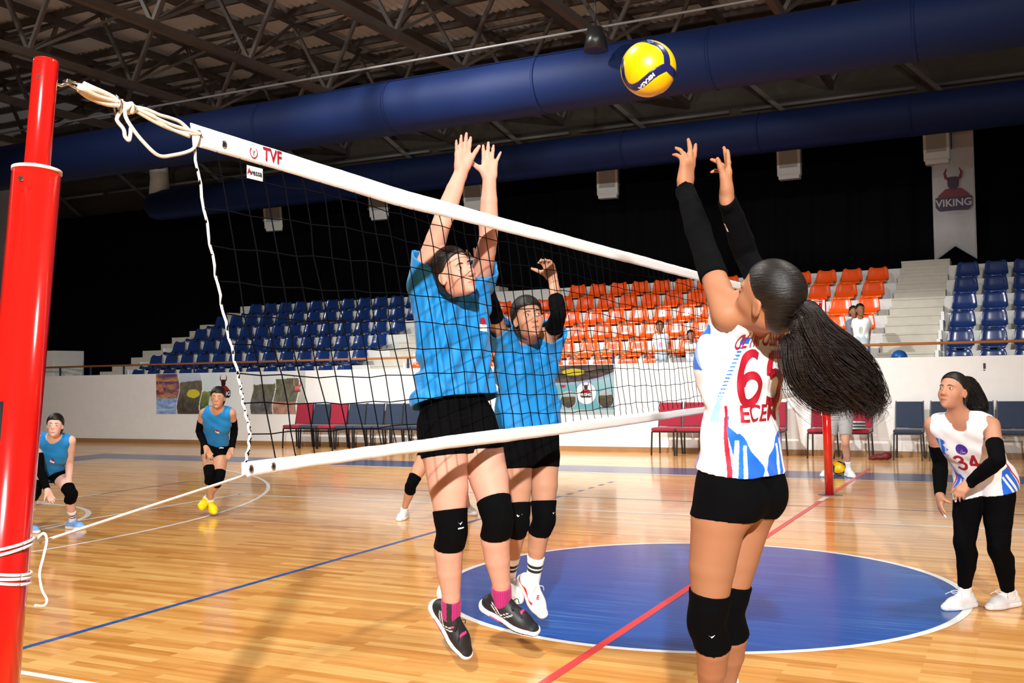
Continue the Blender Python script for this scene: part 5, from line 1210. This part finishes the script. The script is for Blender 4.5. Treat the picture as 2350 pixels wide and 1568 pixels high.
        for s_ in 'LR':
            sh, el = J['sh' + s_], J['el' + s_]; d = U3(el - sh)
            if sl:
                msk = Field(*g.bounds(), h); msk.i0 = g.i0.copy(); msk.i1 = g.i1.copy(); msk.A = np.full(g.A.shape, BIG, np.float32)
                msk.cap(lerp(sh, el, sl) + d * .10, lerp(sh, el, sl) + d * .22, .13, .13, 0, pad=.03); msk.half(lerp(sh, el, sl), -d)
                g.A = np.maximum(g.A, -msk.A)
            else:
                out = U3(J['sh' + s_] - mid); msk = Field(*g.bounds(), h); msk.i0 = g.i0.copy(); msk.i1 = g.i1.copy(); msk.A = np.full(g.A.shape, BIG, np.float32)
                cutc = E.get('armhole', .025)
                msk.cap(sh + out * (cutc + .07) * k - up * .07 * k, sh + out * (cutc + .07) * k + up * .2 * k, .082 * k, .10 * k, 0, pad=.03)
                if (d @ up) > .2: msk.cap(sh + d * .06 + out * .02, sh + d * .3, .052 * k, .08 * k, .02)
                g.A = np.maximum(g.A, -msk.A)
        def tcol(V):
            q = V - pel; a = (q @ up) / tl; l = q @ lC / k; f_ = q @ fC / k
            return top(a, l, f_, V)
        shirt = sdf_obj(g, 'shirt', 'cloth', root, tcol, sub=bool(E.get('prints')))
        dg = bpy.context.evaluated_depsgraph_get(); bv = BVHTree.FromPolygons([tuple(v) for v in np.array([v.co for v in shirt.data.vertices])], [tuple(p.vertices) for p in shirt.data.polygons])
        for args in E.get('prints', []):
            nm, tx, size, a, l, face_, mt = args[:7]; kw = args[7] if len(args) > 7 else {}
            rr = -lC if face_ == 'f' else lC            # reading direction seen from outside
            if face_ == 'f': rr = lC * 1.0
            rr = rr if face_ == 'f' else -lC * 1.0
            o_ = P(a, l, .30 if face_ == 'f' else -.30)
            yaw = kw.pop('yaw', 0); tilt_ = kw.pop('tilt', 0); base_r = rot(rr, up, yaw); base_r, base_u = rot(base_r, np.cross(base_r, up), tilt_), rot(up, np.cross(base_r, up), tilt_)
            o_ = P(a, l) + np.cross(base_r, base_u) * .30
            o = place_text(nm, tx, size * k, o_, base_r, base_u, mt, None, .0025, bvh=bv, **kw); o.parent = shirt; o.matrix_parent_inverse = shirt.matrix_world.inverted()
        for args in E.get('patches', []):
            nm, shape, a, l, mt = args
            o_ = P(a, l, .30); vs_ = []; m = MB()
            pts_ = []; fc = []
            for poly in shape:
                bm = bmesh.new(); bm.faces.new([bm.verts.new((x, y, 0)) for x, y in poly]); bmesh.ops.triangulate(bm, faces=bm.faces)
                for _ in range(3):
                    ed = [e for e in bm.edges if e.calc_length() > .008]
                    if ed: bmesh.ops.subdivide_edges(bm, edges=ed, cuts=1); bmesh.ops.triangulate(bm, faces=bm.faces)
                n0 = len(pts_); bm.verts.index_update()
                for v in bm.verts:
                    p = Vector(o_ + lC * v.co.x * k + up * v.co.y * k); hh_ = bv.ray_cast(p, Vector(-fC)); pts_.append(tuple(hh_[0] + Vector(fC) * .0025) if hh_[0] is not None else tuple(p - Vector(fC) * .2))
                for f__ in bm.faces: fc.append(tuple(n0 + v.index for v in f__.verts))
                bm.free()
            m.add(pts_, fc); o = m.build(nm, mt); o.parent = shirt; o.matrix_parent_inverse = shirt.matrix_world.inverted()
    for fn in E.get('after', []): fn(root, J, k, up, limbs)
    return root, J
# ------------------------------------------------------------ hair tails
def strands(root, guides, n, spread, r0, mtl, seed, name='ponytail', curl=.01, seg=14):
    rg = np.random.default_rng(seed); m = MB()
    G_ = [catmull(g, 5) for g in guides]
    for i in range(n):
        g = G_[i % len(G_)]; L = len(g); a = rg.uniform(0, 2 * PI); rr = math.sqrt(rg.uniform(0, 1)); ph = rg.uniform(0, 6.28); fr = rg.uniform(2, 5); end = rg.uniform(.72, 1.0)
        j = rg.normal(0, 1, 3); pts = []; rs = []
        n_ = max(5, int(L * end))
        for q in range(n_):
            t = q / (L - 1); p = np.array(g[q]); tn = np.array(g[min(q + 1, L - 1)] - g[max(q - 1, 0)]); tn = U3(tn)
            u = U3(np.cross(tn, [0.3, .2, 1])); v = np.cross(tn, u)
            w = spread(t) * rr
            p = p + (u * math.cos(a) + v * math.sin(a)) * w + (u * math.sin(ph + fr * t * 3) + v * math.cos(ph * 1.3 + fr * t * 2.6)) * curl * t + j * .009 * t * t
            pts.append(Vector(p)); rs.append(r0 * (1 - .85 * (q / n_) ** 2))
        m.tube(pts, rs, 3, cap=False)
    o = m.build(name, mtl); o.parent = root; o.matrix_parent_inverse = root.matrix_world.inverted(); return o
def simple_tail(back=.10, z=.05, down=.25, r=.022, n=260, side=0, outk=.04):
    def f(root, Hd, mtl, s):
        P0 = [Hd(side * .2, -.095, z + .02), Hd(side * .5, -.125 - back * .2, z + .02), Hd(side, -.12 - back, z - down * .4), Hd(side, -.11 - back * .9, z - down * .75), Hd(side, -.10 - back * .7, z - down)]
        strands(root, [P0], n, lambda t: .012 + r * math.sin(min(1, t * 1.3) * PI * .75), .0020, mtl, 3)
    return f
BLUE = np.array((.006, .20, .52))
def blue_top(a, l, f, V): return np.tile(BLUE, (len(V), 1)) * (1 + .03 * noise_np(V, 20))[:, None]
WHITEJ = np.array((.82, .82, .84)); JB = np.array((.008, .13, .66)); JR = np.array((.50, .006, .03)); LB = np.array((.30, .55, .90))
def white_top(a, l, f, V):
    C_ = np.tile(WHITEJ, (len(V), 1)); phi = np.degrees(np.arctan2(np.abs(l), -f))        # 0 at the back, 180 at the front
    side = np.abs(l)
    def put(m, c): C_[m] = c
    # lower flank panels, mirrored left and right, front and back
    ph = phi
    w = 10 * np.sin(a * 18)
    t_ = np.clip((a - .12) / .26, 0, 1); inner = 6 + 56 * t_ ** 1.3 + 4 * np.sin(a * 34) * (a < .34)
    back = ph < 92
    put(back & (a < .44) & (ph > inner) & (ph < 49 + 16 * t_), JB)
    put(back & (a < .27) & (ph > 37) & (ph < 42), WHITEJ); put(back & (a < .30) & (ph > 48) & (ph < 54), WHITEJ)
    put(back & (a < .50) & (ph > 54 + 10 * t_) & (ph < 60 + 8 * t_), JR)
    front = ph > 100
    put(front & (a < .30) & (ph > 112 - 14 * a) & (ph < 152 - 90 * a), JB)
    put(front & (a < .22) & (ph > 119) & (ph < 124), WHITEJ); put(front & (a < .22) & (ph > 128) & (ph < 132), WHITEJ)
    put(front & (a < .34) & (ph > 105) & (ph < 109), JR)
    # star dots running up to the shoulder blade
    fr = (a * 46) % 1; c0 = 80 - 34 * np.clip((a - .45) / .42, 0, 1)
    put((a > .40) & (a < .88) & (np.abs(ph - c0) < 3.0) & (fr > .28) & (fr < .72), JB)
    put((a > .40) & (a < .60) & (np.abs(ph - c0) < 7 * (1 - (a - .40) / .2)), LB)
    # shoulder flames
    fl_ = (a > .70) & (side > .118 + .10 * np.clip(.82 - a, 0, 1) + .012 * np.sin(a * 60)) & (side < .160) & (a < .97)
    put(fl_ & (f > -.02), JB); put(fl_ & (f > -.02) & (np.sin(side * 190 + a * 20) > .35), LB)
    put((a > .86) & (a < .90) & (side > .07) & (side < .10) & (f < 0), JB)
    return C_ * (1 + .02 * noise_np(V, 18))[:, None]
BLK = (.006, .006, .0075)
up_ = (0, 0, 1)
relax = [(.5, .7), (.5, .06), (.55, .0), (.65, -.04), (.8, -.12)]
def crest(root_args=None): return None
logo_sh = [('crest_shield', [[(-.022, -.03), (.022, -.03), (.024, .0), (-.024, .0)]], .70, .085, 'whiteprint'), ('crest_badge', [[(.018 * math.cos(t), .014 + .018 * math.sin(t)) for t in np.linspace(0, 2 * PI, 15)[:-1]]], .70, .085, 'redprint')]
FAST = False
# front blocker
build_person('b1', .0046, 'tall blocker in a blue t-shirt jumping with both arms up, black and pink shoes', (.58, .30, .215), blue_top, dict(
    leg=1.06, arm=.98, bulk=1.04, handk=.97, loose=.022, fold=.0115, tsleeve=.42, hem=.17, waist=.50, hemw=1.12, hemtilt=-.20, hemroll=-.05, neckz=.05, neckf=.03, shorts=BLK, shortlen=.30, pad=.75,
    hands=dict(R=dict(pn=(.75, -.65, .05), spec=[(.25, .42), (.10, .03), (.12, -.02), (.18, -.10), (.25, -.20)], hd=(.025, -.01, .16)), L=dict(pn=(.62, -.78, .05), spec=[(.1, 1.0), (.12, .04), (.10, -.03), (.16, -.10), (.22, -.42)], hd=(.0, .005, .16))),
    sock=(.83, (.40, .02, .15)), ribs=True, shoe=dict(upper=(.012, .013, .016), sole=(.82, .82, .84), accent=(.80, .10, .30), tread=(.015, .015, .018), style='lines', lace=(.012, .012, .014)),
    tail=simple_tail(.10, -.01, .16, .022, 260), gaze=(.05, .0, .25), hairline=.078, patches=logo_sh, fseed=1.3))
build_person('b2', .0055, 'blocker in a blue t-shirt with black elbow sleeves, striped socks and red-white shoes', (.44, .225, .14), blue_top, dict(
    leg=.98, arm=.90, bulk=1.02, loose=.024, fold=.0115, tsleeve=.40, hem=.07, waist=.40, hemw=1.08, neckz=.05, shorts=BLK, shortlen=.40, pad=.85,
    hands=dict(R=dict(pn=(.5, -.8, .1), spec=[(.6, .5), (1.2, .05), (1.3, 0), (1.4, -.05), (1.5, -.1)]), L=dict(pn=(-.2, -.9, .3), spec=[(.5, .8), (1.9, .05), (2.0, 0), (1.9, -.05), (1.8, -.15)], hd=(-.03, .0, .1))),
    sleeve=dict(L=(.45, .48), R=(.62, .80)), sock=(.60, (.85, .85, .86)), sock_stripes=[(.70, .745), (.765, .81)],
    shoe=dict(upper=(.80, .79, .78), sole=(.84, .80, .72), style='red', accent=(.6, .01, .02), lace=(.75, .70, .68)),
    tail=simple_tail(.06, -.02, .05, .03, 300, .0), hairvol=.020, hairline=.062, gaze=(.1, .1, .2), fseed=4.1, patches=logo_sh[:0]))
# the setter: back towards the camera
def setter_tail(root, Hd, mtl, s):
    b = np.array
    base = Hd(.0, -.104, .022)
    f0 = b(cf); r0_ = b(cr); u0 = b(cu)
    def Q(x, y, z=0): return base + r0_ * x + u0 * y + f0 * z
    gs = [[base, Q(.02, -.01), Q(.069, -.075), Q(.154, -.145, .01), Q(.197, -.205, .02), Q(.218, -.275, .02), Q(.185, -.325, .03)],
          [base, Q(.0, -.03, -.01), Q(-.028, -.11, -.02), Q(-.022, -.19, -.02), Q(.020, -.250, -.01), Q(.083, -.285, .0), Q(.13, -.27, .0)],
          [base, Q(.008, -.03, -.02), Q(.019, -.10, -.03), Q(.069, -.180, -.02), Q(.126, -.240, -.01), Q(.183, -.29, .0), Q(.19, -.335, .0)],
          [base, Q(.01, -.02, .0), Q(.040, -.085, .0), Q(.10, -.155, .0), Q(.165, -.215, .0), Q(.205, -.27, .01), Q(.20, -.31, .02)],
          [base, Q(.0, -.03, .02), Q(-.005, -.10, .0), Q(.02, -.18, .0), Q(.07, -.235, .0), Q(.125, -.275, .01), Q(.15, -.33, .02)]]
    strands(root, [[g[0]] + [p + b(cr) * .014 + b(cu) * .004 for p in g[1:]] for g in gs], 2600, lambda t: .013 + .018 * math.sin(min(1, t * 1.15) * PI * .8), .0016, 'hairbrown', 5, curl=.010)
    strands(root, gs[:3], 90, lambda t: .02 + .05 * t, .0009, 'hairbrown', 9, 'loose_strands', .010)
    m = MB(); m.tube([Vector(base - (Q(.03, -.01) - base) * .2), Vector(base + (Q(.03, -.01) - base) * .35)], .020, 16); o = m.build('hair_tie', 'black_cloth'); o.parent = root; o.matrix_parent_inverse = root.matrix_world.inverted()
root65, J65 = build_person('p65', .0046, 'setter with a long dark ponytail in white jersey 65, reaching up towards the ball', (.36, .155, .078), white_top, dict(
    leg=.93, arm=.84, bulk=.87, handk=1.0, loose=.016, fold=.0050, hem=.10, hemw=.98, wrap=True, neckz=.055, neckf=-.005, shorts=BLK, shortlen=.20, shortloose=.004, armhole=.012, pad=.85, hemtilt=-.10,
    hands=dict(L=dict(pn=(-.92, .28, .30), spec=[(.3, .4, .6), (.12, .12), (.42, .03), (1.25, -.04), (1.55, -.10)], hd=(.03, .00, .16)), R=dict(pn=(-.85, -.40, .2), spec=[(.1, .25, .35), (.15, .04), (.30, -.0), (1.3, -.05), (2.0, -.15)], hd=(.01, -.0, .16))),
    sleeve=dict(L=(.50, .97), R=(.35, .97)), sock=(.80, (.85, .85, .85)), shoe=dict(upper=(.8, .8, .8), sole=(.85, .85, .85)), tail=setter_tail, hairline=.072, gaze=(0, 0, .4), fseed=2.2, hairvol=.008,
    prints=[('shirt_number', '65', .168, .66, .0, 'b', 'redprint', dict(sx=.95)), ('team_name', 'OLYMPOSSPOR', .068, .89, .0, 'b', 'redprint', dict(bold=.0008, sx=.52, curve=-1.0)), ('player_name', 'ECEM', .074, .45, .01, 'b', 'redprint', dict(bold=.0012, sx=.95))]))
build_person('p34', .0062, 'player in white jersey 34 and black tights crouching at the right, watching the ball', (.45, .215, .13), white_top, dict(
    leg=1.02, arm=.95, bulk=.97, loose=.021, fold=.0035, hem=.02, hemz=((1.89, -.05, .715), (.16, .08, -1)), hemw=1.05, wrap=True, waist=.10, vneck=True, neckr=.90, neckz=.060, tights=True, armhole=.016, pad=.95, white_tape=dict(R=[1, 2], L=[0, 1]),
    hands=dict(R=dict(pn=(.8, .3, .0), spec=relax), L=dict(pn=(-.2, .3, -.9), spec=[(.6, .5), (1.3, .05), (1.4, 0), (1.5, -.04), (1.6, -.1)])),
    sleeve=dict(L=(.48, .98), R=(.48, .98)), sock=(.82, (.85, .85, .86)), shoe=dict(upper=(.82, .82, .83), sole=(.84, .84, .84), ground=True),
    tail=simple_tail(.15, .07, .26, .045, 900, -.03), hairmat='hair', gaze=(-.1, 0, .2), hairline=.080, fseed=5.0,
    prints=[('shirt_number', '34', .150, .56, -.030, 'f', 'redprint', dict(sx=.72))],
    patches=[('round_badge', [[(.034 * math.cos(t), .040 * math.sin(t)) for t in np.linspace(0, 2 * PI, 21)[:-1]]], .80, -.01, mat('violet_badge', (.06, .02, .30), .5)), ('badge_peak', [[(-.022, -.028), (.022, -.028), (.004, -.004), (.0, .002), (-.006, -.006)]], .80, -.01, 'whiteprint')]))
build_person('py', .0085, 'player in a blue sleeveless shirt with long black arm sleeves and yellow shoes', (.50, .26, .16), blue_top, dict(
    leg=.90, arm=.86, bulk=.92, loose=.016, fold=.0042, hem=-.02, hemw=1.0, shorts=BLK, shortlen=.22, armhole=.012, hands=dict(R=dict(pn=(.9, -.3, .0), spec=relax), L=dict(pn=(.2, -.9, .2), spec=relax)),
    sleeve=dict(L=(.42, .99), R=(.42, .99)), sock=(.86, (.8, .8, .8)), shoe=dict(upper=(.85, .62, .0), sole=(.80, .55, .01), accent=(.05, .25, .35), k=1.05), tail=simple_tail(.0, -.02, .14, .03, 120), hairvol=.015, hairline=.062, fseed=.4, patches=logo_sh))
build_person('pl', .0085, 'crouching player in a blue sleeveless shirt, one black arm sleeve, by the left post', (.68, .42, .34), blue_top, dict(
    leg=.92, arm=.90, bulk=1.0, loose=.016, fold=.0042, hem=-.02, shorts=BLK, shortlen=.22, armhole=.012, hands=dict(R=dict(pn=(.9, -.3, .0), spec=relax), L=dict(pn=(.3, -.9, .3), spec=relax)),
    sleeve=dict(R=(.40, .99)), sock=(.62, (.82, .82, .8)), sock_stripes=[(.72, .76), (.79, .83)], shoe=dict(upper=(.22, .42, .85), sole=(.82, .82, .84), ground=True), tail=simple_tail(.09, -.01, .08, .02, 120), hairvol=.015, hairline=.062, fseed=3.4, patches=logo_sh))
build_person('ph', .0095, 'player in blue and black with white shoes almost hidden behind the front blocker', (.55, .28, .17), blue_top, dict(
    leg=.92, arm=.9, hem=-.05, shorts=BLK, shortlen=.30, armhole=.012, hands=dict(R=dict(pn=(.9, -.3, .0), spec=relax), L=dict(pn=(.3, -.9, .3), spec=relax)), sock=(.86, (.85, .85, .85)), shoe=dict(upper=(.8, .8, .8), sole=(.85, .85, .85), ground=True), tail=simple_tail(-.02, -.02, .18, .02, 40), hairvol=.008))
def black_top(a, l, f, V): return np.tile(np.array(BLK), (len(V), 1))
build_person('man', .0105, 'person in black t-shirt and grey shorts standing behind the far post', (.56, .30, .20), black_top, dict(
    leg=.92, arm=.95, bulk=1.05, loose=.022, tsleeve=.75, hem=-.02, shorts=(.36, .36, .37), shortlen=.80, shortloose=.016, kneepad=False, hands=dict(R=dict(pn=(.1, .9, .1), spec=relax), L=dict(pn=(-.1, .9, .1), spec=relax)),
    sock=(.70, (.85, .85, .85)), shoe=dict(upper=(.8, .8, .8), sole=(.85, .85, .85), ground=True, k=1.1), hairvol=.010))
# children in the stand
KID = POSE['boy']
def kid_pose(key, dx, dy, dz, sc=1.0, lean=0.0, face=None):
    p0 = np.array(KID['pel']); o = {}
    for a, b in KID.items():
        if isinstance(b, tuple) and a not in ('Fp', 'Fc', 'Fh'): q = (np.array(b) - p0) * sc; q[1] -= lean * max(0, q[2]); o[a] = tuple(p0 + q + np.array([dx, dy, dz]))
        else: o[a] = b
    o['H'] = KID['H'] * sc
    if face: o['Fh'] = face
    POSE[key] = o
def kid_top(col, pr=None):
    def f(a, l, f_, V):
        C_ = np.tile(np.array(col, float), (len(V), 1))
        if pr is not None: C_[(np.sqrt((l / .05) ** 2 + ((a - .5) / .2) ** 2) < 1) & (f_ > 0)] = pr
        return C_
    return f
hk = dict(R=dict(pn=(.9, .1, .0), spec=relax), L=dict(pn=(-.9, .1, .0), spec=relax))
kw = dict(leg=.80, arm=.80, headk=1.22, loose=.020, tsleeve=.62, hem=-.10, shorts=(.42, .50, .56), shortlen=.85, shortloose=.014, kneepad=False, hands=hk, hairvol=.006, shoe=dict(upper=(.05, .05, .06), sole=(.5, .5, .5), ground=False))
KP = dict(KID); kid_pose('boy', 0, .02, 0, 1.0)
build_person('boy', .011, 'small boy in a white t-shirt standing behind the handrail near the right stairs', (.24, .115, .06), kid_top((.78, .78, .80), (.45, .50, .40)), dict(kw, z0=1.40))
kid_pose('kid2', -.17, .42, .02, .95); build_person('kid2', .012, 'dark haired child in grey and red half hidden behind the standing boy', (.28, .14, .08), kid_top((.16, .18, .24)), dict(kw, shorts=(.20, .03, .03), z0=1.40))
kid_pose('kid3', -3.62, -.02, -.13, .95, .15); build_person('kid3', .012, 'child in a white t-shirt with a pink print leaning on the handrail behind the net', (.26, .13, .08), kid_top((.72, .73, .78), (.55, .30, .52)), dict(kw, z0=1.40))
kid_pose('kid4', -3.02, .0, -.30, .9, .2); build_person('kid4', .012, 'small child in a white shirt looking under the handrail beside the setter', (.28, .14, .09), kid_top((.75, .75, .75), (.3, .3, .35)), dict(kw, z0=1.40))

# ------------------------------------------------------------ volleyballs
def ball_mesh():
    bm = bmesh.new(); bmesh.ops.create_icosphere(bm, subdivisions=7, radius=.105); me = bpy.data.meshes.new('volleyball'); bm.to_mesh(me); bm.free()
    V = np.array([v.co for v in me.vertices]) / .105
    R_ = np.array(cr); U_ = np.array(cu); Fw = np.array(cf)
    x = V @ R_; y = V @ U_; z = -(V @ Fw)
    lines_ = [[(-.38, .92), (-.22, .91), (.09, .77), (.30, .66), (.45, .50), (.54, .30), (.57, .10), (.56, -.14)], [(.56, -.14), (.40, -.23), (.20, -.34), (.0, -.47), (-.16, -.60), (-.38, -.74), (-.56, -.77), (-.74, -.66)], [(.56, -.14), (.74, -.24), (.94, -.30)], [(-.97, .2), (-.965, -.1), (-.90, -.4), (-.74, -.66)]]
    d = np.full(len(V), 9.0)
    for L in lines_:
        Q = np.array(L, float); zz = np.sqrt(np.clip(1 - (Q ** 2).sum(1), 0, 1)); Q3 = np.column_stack([Q, zz])
        for sgn in (1, -1):
            for a, b in zip(Q3[:-1], Q3[1:]):
                a = a.copy(); b = b.copy()
                if sgn < 0: a *= -1; b *= -1
                p = np.column_stack([x, y, z]); t = np.clip(((p - a) @ (b - a)) / ((b - a) @ (b - a)), 0, 1); q = a + t[:, None] * (b - a); q = q / np.linalg.norm(q, axis=1)[:, None]
                d = np.minimum(d, np.linalg.norm(p - q, axis=1))
    C_ = np.where((d < .150)[:, None], np.array([.006, .008, .085]), np.array([.80, .46, .0]))
    seam = (np.abs(d - .150) < .010); C_[seam] *= .6
    a = me.color_attributes.new('Col', 'FLOAT_COLOR', 'POINT'); a.data.foreach_set('color', np.concatenate([C_, np.ones((len(V), 1))], 1).astype(np.float32).ravel())
    co = V * .105 * (1 - .012 * np.exp(-(((d - .150) / .02) ** 2)))[:, None]; me.vertices.foreach_set('co', co.astype(np.float32).ravel())
    me.polygons.foreach_set('use_smooth', [True] * len(me.polygons)); return me
def make_ball(loc, rotv, label, withtext):
    t = empty('volleyball', loc); t.rotation_euler = rotv; tag(t, label, 'volleyball', 'volleyballs')
    me = ball_mesh(); cover = mobj('cover', me, 'ball', t)
    bv = BVHTree.FromPolygons([tuple(v.co) for v in me.vertices], [tuple(p.vertices) for p in me.polygons])
    R_ = np.array(cr); U_ = np.array(cu); Fw = np.array(cf)
    def dirp(a): return R_ * math.cos(a) + U_ * math.sin(a)
    a = math.radians(222); o_ = (R_ * -.15 + U_ * -.62) * .105 - Fw * .3
    M.setdefault('paleprint', mat('pale_print', (.62, .63, .70), .5))
    place_text('lettering', 'MIKASA', .019, o_, dirp(a), dirp(a + PI / 2), 'paleprint', t, .0008, bvh=bv, bold=.0008)
    m = MB(); cc = (R_ * -.03 + U_ * .86) * .105 - Fw * .052
    o_ = (R_ * .0 + U_ * .84) * .105 - Fw * .3
    pts = [(-.010, -.006), (.010, -.008), (.011, .008), (-.009, .010)]; vs = []
    for px_, py_ in pts:
        h_ = bv.ray_cast(Vector(o_ + R_ * px_ + U_ * py_), Vector(Fw)); vs.append(h_[0] + h_[1] * .001 if h_[0] is not None else Vector(o_ + Fw * .2))
    m.add(vs, [(0, 1, 2, 3)]); m.build('approval_stamp', mat('pale_cyan_print', (.35, .62, .72), .5), t)
    return t
make_ball((.897, -3.387, 2.652), (0, 0, 0), 'yellow and navy volleyball flying above the setter', True)
make_ball((-.262, 7.93, .106), (.1, .15, .3), 'yellow and navy volleyball lying on the floor behind the far red post', True)

# ------------------------------------------------------------ small marks worn on clothing
def cam_dir(px, py):
    d = Vector(cf) + Vector(cr) * ((px - 1175) / 2373.275) - Vector(cu) * ((py - 784) / 2373.275); return d.normalized()
def mark(root, part, px, py, txt, size, ang=0, mtl='whiteprint', bold=.0006, name='printed_mark', shape=None):
    """a small print laid on the surface of a garment where its wearer shows it"""
    best = None
    for ch in root.children:
        if ch.name.split('.')[0] != part: continue
        bv = BVHTree.FromPolygons([tuple(v.co) for v in ch.data.vertices], [tuple(p.vertices) for p in ch.data.polygons])
        h_ = bv.ray_cast(Vector(CAM_POS), cam_dir(px, py))
        if h_[0] is not None and (best is None or h_[3] < best[3]): best = (h_[0], h_[1], ch, h_[3], bv)
    if best is None: return
    P_, N_, ch, _, bv = best; R_ = Vector((0, 0, 1)).cross(N_).normalized(); U_ = N_.cross(R_)
    R2 = R_ * math.cos(ang) + U_ * math.sin(ang); U2 = U_ * math.cos(ang) - R_ * math.sin(ang)
    if shape is None: o = place_text(name, txt, size, P_ + N_ * .03, R2, U2, mtl, None, .0012, bold, bvh=bv)
    else:
        m = MB(); vs = []
        for x, y in shape:
            q = P_ + R2 * x * size + U2 * y * size + N_ * .03; h_ = bv.ray_cast(q, -N_); vs.append(tuple(h_[0] + N_ * .0012 if h_[0] is not None else P_))
        m.add(vs, [tuple(range(len(vs)))]); o = m.build(name, mtl)
    o.parent = ch; o.matrix_parent_inverse = ch.matrix_world.inverted()
people = {}
for o in COL.objects:
    if o.name.split('.')[0] == 'person' and o.get('label'): people[o['label']] = o
def who(word): return next(o for l, o in people.items() if word in l)
tick = [(-.5, .05), (-.25, -.22), (.6, .28), (-.2, -.02), (-.38, .25)]
bird = [(-.6, .3), (-.1, .0), (.1, .1), (.6, .35), (.3, -.05), (.0, -.3), (-.1, -.05)]
b1 = who('tall blocker'); b2 = who('elbow sleeves'); s65 = who('jersey 65')
mark(b1, 'kneepad', 1056, 1202, '', .022, 0, shape=bird); mark(b1, 'kneepad', 1058, 1212, 'mizuno', .011, .1)
mark(b2, 'kneepad', 1192, 1184, '', .030, 0, shape=tick); mark(b2, 'kneepad', 1271, 1178, '', .022, 0, shape=tick)
mark(b2, 'arm_sleeve', 1117, 701, '', .016, 0, shape=tick)
mark(s65, 'kneepad', 1633, 1462, '', .018, 0, shape=bird); mark(s65, 'arm_sleeve', 1667, 522, 'ALLRIX', .010, -PI / 2 - .35)
mark(who('jersey 34'), 'sock', 2216, 1334, '', .02, 0, 'blackprint', shape=tick); mark(who('jersey 34'), 'sock', 2318, 1346, '', .02, 0, 'blackprint', shape=tick)
mark(b2, 'shoe', 1234, 1372, 'E', .034, -.2, 'redprint', .002); mark(b1, 'shoe', 1038, 1440, 'asics', .014, .1, mat('pink_print', (.8, .12, .22), .5))
mark(who('yellow shoes'), 'shorts', 508, 1028, 'adidas', .02, 0)
